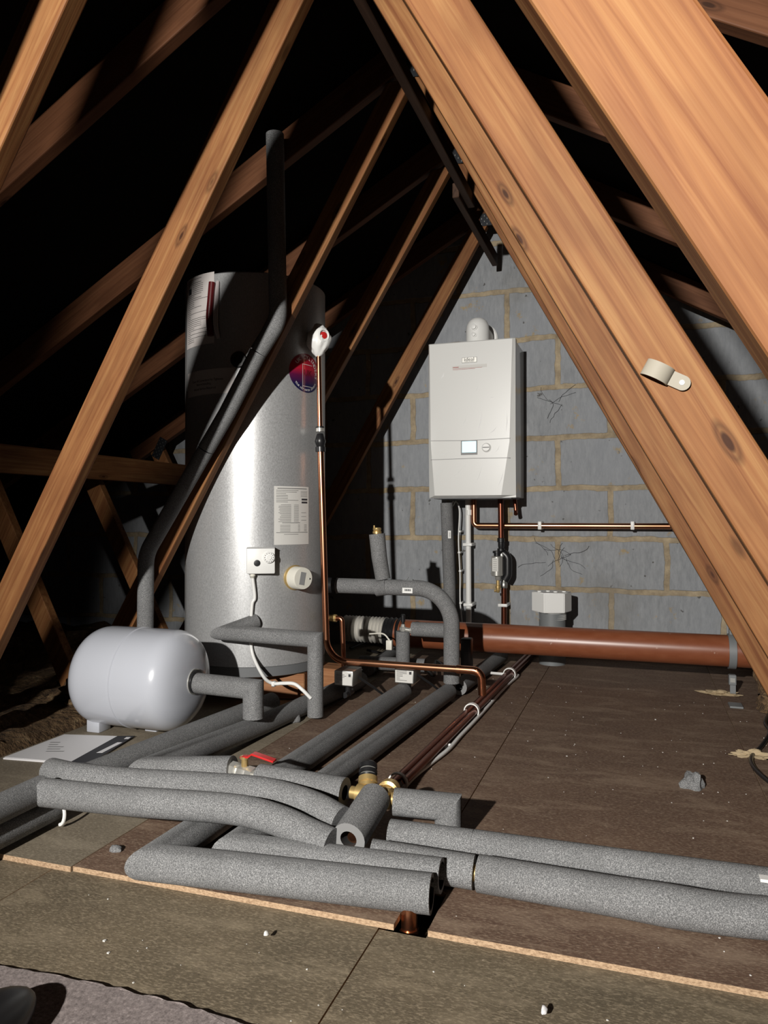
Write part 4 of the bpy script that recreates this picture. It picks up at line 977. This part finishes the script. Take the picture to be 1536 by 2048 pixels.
straight('copper_pipe', 'short copper stub hooking out under the boiler\'s right corner', [(q.x - .006, yq - .03, BZ0), (q.x, yq - .03, .640), (q.x + .002, yq - .045, .628)], .009, 'copper_dark', 'copper pipe', .008)
# thin cable and loop under boiler
cb_ = [ony(u, v, 3.31) for u, v in ((907, 1002), (900, 1012), (906, 1011), (912, 1003), (919, 1022), (917, 1080), (920, 1150), (920, 1200), (924, 1245))]
b = BM(); sweep(b, curve(cb_, 7), .0032, 8); tag(link('boiler_cable', b, 'white', smooth=True), 'thin white cable looping out of the boiler and down the wall', 'cable')
for i, (u, v) in enumerate(((919, 1063), (918, 1105), (920, 1142), (921, 1206))):
    q = ony(u, v, 3.305); b = BM(); box(b, q.x - .005, q.x + .006, 3.30, YW, q.z - .004, q.z + .004, .001)
    tag(link('cable_clip', b, 'white', smooth=True), 'tiny white clip on the thin cable below the boiler, %s from the top' % ('first', 'second', 'third', 'fourth')[i], 'cable clip', 'clips on the boiler cable')
# magnetic filter
fy2 = 3.23; fq = ony(994, 1130, fy2); mf = empty('magnetic_filter', (fq.x, fy2, fq.z), 'silver magnetic filter with black valves under the boiler', 'magnetic filter')
zt_, zb_ = ony(994, 1112, fy2).z, ony(994, 1152, fy2).z
b = BM(); lathe(b, (fq.x, fy2, zb_), (0, 0, 1), [(.020, 0), (.0255, .003), (.0255, zt_ - zb_ - .003), (.021, zt_ - zb_)], 32); fb_ = link('canister', b, 'chrome', mf, smooth=True)
b = BM(); box(b, fq.x - .016, fq.x + .010, fy2 - .0275, fy2 - .024, zb_ + .022, zt_ - .008)
for k in range(6): box(b, fq.x - .012, fq.x + .004, fy2 - .028, fy2 - .0275, zb_ + .028 + k * .009, zb_ + .0292 + k * .009, mi=1)
link('canister_label', b, ['label', 'ink'], fb_)
b = BM(); lathe(b, (fq.x, fy2, zt_), (0, 0, 1), [(.014, 0), (.014, .012), (.019, .013), (.019, .022), (.008, .024)], 24); link('bleed_cap', b, 'black', mf, smooth=True)
b = BM(); xr_ = fq.x + .034; sweep(b, fillet([(xr_ - .012, fy2 + .03, zt_ + .012), (xr_ + .008, fy2 + .03, zt_ - .006), (xr_ + .008, fy2 + .03, zb_ + .004), (xr_ - .006, fy2 + .03, zb_ - .02)], .03, 6), .019, 16); link('body', b, 'black', mf, smooth=True)
b = BM(); x_ = q1_.x + .002; z_ = ony(1003, 1076, 3.262).z
lathe(b, (x_, 3.262, z_ - .065), (0, 0, 1), [(.013, 0), (.017, .002), (.017, .018), (.012, .02), (.014, .03), (.014, .045), (.017, .047), (.017, .064), (.013, .066)], 12); link('isolating_valve', b, 'black', mf, smooth=True)
b = BM(); lathe(b, (x_ + .004, 3.255, z_ - .085), (0, 0, 1), [(.014, 0), (.016, .01), (.012, .022)], 12); lathe(b, (fq.x + .004, fy2, zb_ - .018), (0, 0, 1), [(.010, 0), (.013, .004), (.013, .014), (.016, .018)], 12); link('union_nut', b, 'chrome', mf, smooth=True)
b = BM(); lathe(b, (fq.x + .004, fy2, zb_ - .072), (0, 0, 1), [(.006, 0), (.009, .006), (.009, .018), (.012, .020), (.012, .03), (.008, .032), (.008, .054)], 12); rod(b, (fq.x - .012, fy2, zb_ - .066), (fq.x + .012, fy2, zb_ - .060), .006, 8); link('drain_cock', b, 'brass', mf, smooth=True)
b = BM(); lathe(b, (q1_.x + .008, yq, ony(1006, 1176, yq).z), (0, 0, 1), [(.014, 0), (.016, .004), (.016, .022), (.013, .026), (.012, .05)], 12); link('lower_nut', b, 'steel', mf, smooth=True)

# ------------------------------------------------------------------ clip on the near right web
cy_ = TY[5]; cpos = ony(1328, 750, cy_); r_ = empty('pipe_saddle', cpos, 'pale plastic half-round pipe clip screwed to the second truss web', 'pipe clip')
axd = Vector((math.cos(math.radians(-28)), 0, math.sin(math.radians(-28)))); nd = Vector((axd.z, 0, -axd.x)) * -1
b = BM(); N = 16; pr = None; R0 = .0135
for k in range(N + 1):
    a_ = PI * k / N; ww = .010
    pp = [b.verts.new(cpos + axd * (math.cos(a_) * rr4 * 1.12) - axd * .008 + Vector((0, -1, 0)) * (math.sin(a_) * rr4 + .0005) + nd * w4) for rr4, w4 in ((R0, -ww), (R0, ww), (R0 + .0022, ww), (R0 + .0022, -ww))]
    if pr:
        for i in range(4): b.faces.new((pr[i], pr[(i + 1) % 4], pp[(i + 1) % 4], pp[i]))
    else: b.faces.new(pp)
    pr = pp
b.faces.new(pr); link('saddle_band', b, 'aged', r_, smooth=True)
b = BM(); tb = cpos + axd * (R0 * 1.12 + .002) ; obox(b, tb + Vector((0, -.0018, 0)), axd, Vector((0, 1, 0)), nd, .008, .0016, .009); lathe(b, tb + axd * .007 + Vector((0, -.0002, 0)), (0, -1, 0), [(.009, 0), (.009, .0032), (0, .0034)], 24); link('fixing_tab', b, 'aged', r_, smooth=True)
b = BM(); lathe(b, tb + axd * .006 + Vector((0, -.0034, 0)), (0, -1, 0), [(.0034, 0), (.003, .0012), (.0012, .0012), (.0012, .0004), (0, .0004)], 14); link('screw', b, 'steel', r_, smooth=True)

# ------------------------------------------------------------------ booklet, offcuts, cable, debris, carpet, boot
def flat(name, px, z0, z1, m, parent=None):
    b = BM(); prism(b, [tuple(onz(u, v, 0))[:2] for u, v in px], z0, z1); return link(name, b, m, parent)
bk_ = empty('instruction_booklet', onz(120, 1500, 0), 'white paper booklet with black band lying on the boards before the vessel', 'booklet')
flat('pages', [(8, 1518), (128, 1472), (262, 1476), (180, 1531)], .0005, .0045, 'paper', bk_)
cv = flat('front_cover', [(11, 1517), (130, 1471.5), (236, 1475), (141, 1528)], .0046, .0054, 'paper', bk_)
bd_ = flat('black_band', [(236, 1475), (271, 1474.5), (182, 1529), (141, 1528)], .0046, .0056, 'ink', bk_)
flat('band_panel', [(236, 1488), (246, 1488), (206, 1509), (194, 1509)], .0057, .006, 'paper', bd_); flat('band_panel', [(254, 1477.5), (263, 1477.5), (258, 1481), (249, 1481)], .0057, .006, 'paper', bd_)
b = BM()
for k in range(5):
    w_ = (60, 44, 52, 30, 34)[k]; u0 = 92 + k * 2; v0 = 1502 - k * 4.4
    c_ = [onz(u0 + i * 0 + du, v0 - dv_, .0055) for du, dv_ in ((0, 0), (w_ * .6, w_ * .0), (w_ * .6 + 3, 1.3), (3, 1.3))]
    b.faces.new([b.verts.new(p) for p in c_])
b2 = text_bm('i', .001); b2.free(); link('cover_text', b, 'seam', cv)

def chunk(u, v, sx_, sy_, sz_, m, label, cat, seed=0, name='foam_offcut', cut=True):
    b = BM(); bmesh.ops.create_icosphere(b, subdivisions=3, radius=1); c = onz(u, v, 0)
    for q in b.verts:
        p = q.co.copy(); n_ = 1 + (.25 if cut else .6) * noise.noise(p * 1.5 + Vector((seed, 0, 0))); p *= n_
        if cut: p.x = max(p.x, -.55); p.y = min(p.y, .6)
        p.z = max(p.z, -.35); q.co = c + Vector((p.x * sx_, p.y * sy_, (p.z + .35) * sz_))
    return tag(link(name, b, m, smooth=True), label, cat)
chunk(583, 1442, .028, .022, .030, 'foam', 'rounded grey foam offcut beside the upright lagged pipe foot', 'foam offcut', 2)
chunk(1383, 1574, .022, .018, .026, 'foam', 'grey foam offcut alone on the brown boards at right', 'foam offcut', 5, cut=False)
chunk(232, 1699, .014, .009, .007, 'foam', 'flat grey foam scrap on the boards left of the front-most pipe', 'foam offcut', 8)
chunk(1388, 1724, .005, .004, .004, 'white', 'small white plaster crumb behind the right lagged pipes', 'crumb', 3, 'plaster_crumb')
chunk(1086, 2018, .0045, .008, .004, 'paper', 'pale wood chip on the olive board at bottom right', 'chip', 4, 'wood_chip')
chunk(533, 1866, .004, .004, .004, 'label', 'small pale crumb on the olive board in front of the pipes', 'crumb', 6, 'plaster_crumb')
# scattered crumbs
b = BM(); rg = random.Random(11)
for k in range(230):
    x = rg.uniform(-.9, .45); y = rg.uniform(1.1, 2.8)
    if k > 190: x = rg.uniform(-.9, .35); y = rg.uniform(.75, 1.03)
    s = rg.uniform(.0005, .0016) * (1.7 if rg.random() < .06 else 1); z0 = 0 if y > 1.07 else -.0097
    a_ = rg.uniform(0, PI); ca, sa = math.cos(a_) * s, math.sin(a_) * s
    pts = [(x + ca, y + sa), (x - sa, y + ca * .7), (x - ca * 1.2, y - sa), (x + sa, y - ca)]
    prism(b, pts, z0, z0 + s * .7)
tag(link('debris_crumbs', b, 'label'), 'pale crumbs and dust specks scattered over the chipboard floor', 'debris', kind='stuff')
# wool tufts
def tuft(u, v, sx_, sy_, sz_, label, seed, m='wool_pale', z=0, ctr=None):
    b = BM(); bmesh.ops.create_icosphere(b, subdivisions=5, radius=1); c = ctr or onz(u, v, z)
    for q in b.verts:
        p = q.co.copy(); s_ = Vector((seed, seed, 0)); n_ = 1 + (.45 if m == 'wool' else .95) * noise.noise(p * 1.8 + s_) + .22 * noise.noise(p * 5 + s_) + .12 * noise.noise(p * 12 + s_)
        p *= n_; p.z = max(p.z, -.2); q.co = c + Vector((p.x * sx_, p.y * sy_, (p.z + .2) * sz_))
    return tag(link('glass_wool_tuft', b, m, smooth=True), label, 'insulation')
tuft(1440, 1388, .055, .022, .010, 'thin strip of wool fluff on the boards below the grey strap', 1)
tuft(1500, 1512, .040, .014, .012, 'torn tan wool fluff on the boards beside the black cable', 4)
tuft(0, 0, .10, .16, .12, 'lump of brown glass wool at right edge beside the drain strap', 7, 'wool', ctr=Vector((.47, 2.70, 0)))
tuft(0, 0, .05, .22, .05, 'low brown glass wool heap at the right edge of the boards', 9, 'wool', ctr=Vector((.50, 2.42, 0)))
tuft(95, 1430, .16, .10, .07, 'brown glass wool lump in shadow left of the white vessel', 12, 'wool', ctr=Vector((-1.70, 2.02, 0)))
# bracket off-cut below the strap
b = BM(); q = onz(1470, 1412, 0); box(b, q.x - .02, q.x + .02, q.y - .03, q.y + .03, 0, .006, .001); tag(link('strap_offcut', b, 'grey_plastic'), 'flat grey offcut lying in the wool fluff at right', 'offcut')
b = BM(); box(b, .20, .24, 2.52, 2.55, 0, .002); b.free()
# black cable at right
cc_ = [onz(u, v, .006) for u, v in ((1560, 1395), (1530, 1440), (1538, 1462), (1522, 1490), (1502, 1512), (1504, 1530), (1524, 1552), (1560, 1580))]
b = BM(); sweep(b, curve(cc_, 7), .0055, 10); tag(link('black_cable', b, 'black', smooth=True), 'black cable snaking over the boards at the right edge', 'cable')
# black clutter cables behind the valves
for i, (pp, lab) in enumerate(((((735, 1300), (775, 1310), (800, 1330), (850, 1322)), 'black cable draped behind the right zone valve'), (((850, 1338), (868, 1350), (872, 1322), (890, 1335)), 'black cable loop between right zone valve and middle drop'), (((700, 1296), (740, 1282), (765, 1288), (790, 1300)), 'black cable over the floor below the ribbed duct'))):
    b = BM(); sweep(b, curve([onz(u, v, .012 + .012 * (k % 2)) for k, (u, v) in enumerate(pp)], 8), .006, 8); tag(link('black_cable', b, 'black', smooth=True), lab, 'cable')
# white tag on the clutter
q = ony(779, 1290, 2.66); b = BM(); box(b, q.x - .013, q.x + .010, 2.655, 2.675, q.z - .018, q.z + .018, .002); sweep(b, curve([(q.x, 2.665, q.z + .016), (q.x - .03, 2.67, q.z + .04), (q.x - .09, 2.68, q.z + .035)]), .003, 6)
tag(link('wired_sensor', b, 'cream', smooth=True), 'small white sensor block on a wire below the duct tape', 'sensor')
# black back panel beside the middle drop
b = BM(); q = ony(930, 1300, 2.66); box(b, q.x - .018, q.x + .022, 2.66, 2.70, .0, .17, .006); tag(link('dark_upright', b, 'black', smooth=True), 'short black upright bracket right behind the middle lagged drop', 'bracket')
# cobwebs on the wall
def web(seed, c, n, label):
    rg = random.Random(seed); b = BM()
    for k in range(n):
        p = Vector((c[0] + rg.uniform(-.06, .06), YW - .003, c[1] + rg.uniform(-.03, .03))); pts = [p.copy()]; a_ = rg.uniform(0, 2 * PI)
        for i in range(6): a_ += rg.uniform(-.5, .5); p = p + Vector((math.cos(a_) * .022, rg.uniform(-.001, .001), math.sin(a_) * .015)); p.y = min(p.y, YW - .002); pts.append(p.copy())
        sweep(b, curve(pts, 3), .0007, 4)
    tag(link('cobweb', b, 'ink'), label, 'cobweb', kind='stuff')
q = ony(1115, 1120, YW); web(5, (q.x, q.z), 12, 'dusty cobweb strands on the blocks above the white hexagonal cap')
q = ony(1120, 800, YW); web(9, (q.x, q.z), 6, 'thin cobweb threads on the blocks right of the boiler')

# carpet piece
cpx = [tuple(onz(u, v, -.0097))[:2] for u, v in ((-40, 1925), (0, 1937), (160, 1966), (312, 2001), (430, 2036), (600, 2090))]
b = BM(); pts = cpx + [(-.30, .55), (-.9, .45)]; 
me_ = prism(b, pts, -.0097, -.002)
bmesh.ops.subdivide_edges(b, edges=[e for e in b.edges if e.calc_length() > .02], cuts=12, use_grid_fill=True)
for v in b.verts:
    n_ = noise.noise(v.co * 40); v.co.x += n_ * .004; v.co.y += noise.noise(v.co * 60 + Vector((3, 3, 3))) * .004
    if v.co.z > -.004: v.co.z += .002 * n_
crp = tag(link('carpet_piece', b, 'carpet'), 'pinkish grey carpet offcut at the bottom left corner', 'carpet')
# boot toe at the corner
c = onz(-18, 2070, .02); b = BM(); bmesh.ops.create_icosphere(b, subdivisions=4, radius=1)
for v in b.verts:
    p = v.co.copy(); p.z = max(p.z, -.7); back = max(0, -p.y); v.co = Vector((c.x - .02 + p.x * .060, c.y - .08 + p.y * .16, p.z * (.036 + .02 * back) + .030 - .0097))
tag(link('shoe', b, 'black', smooth=True), 'black rounded shoe toe at the bottom left corner of the frame', 'shoe')
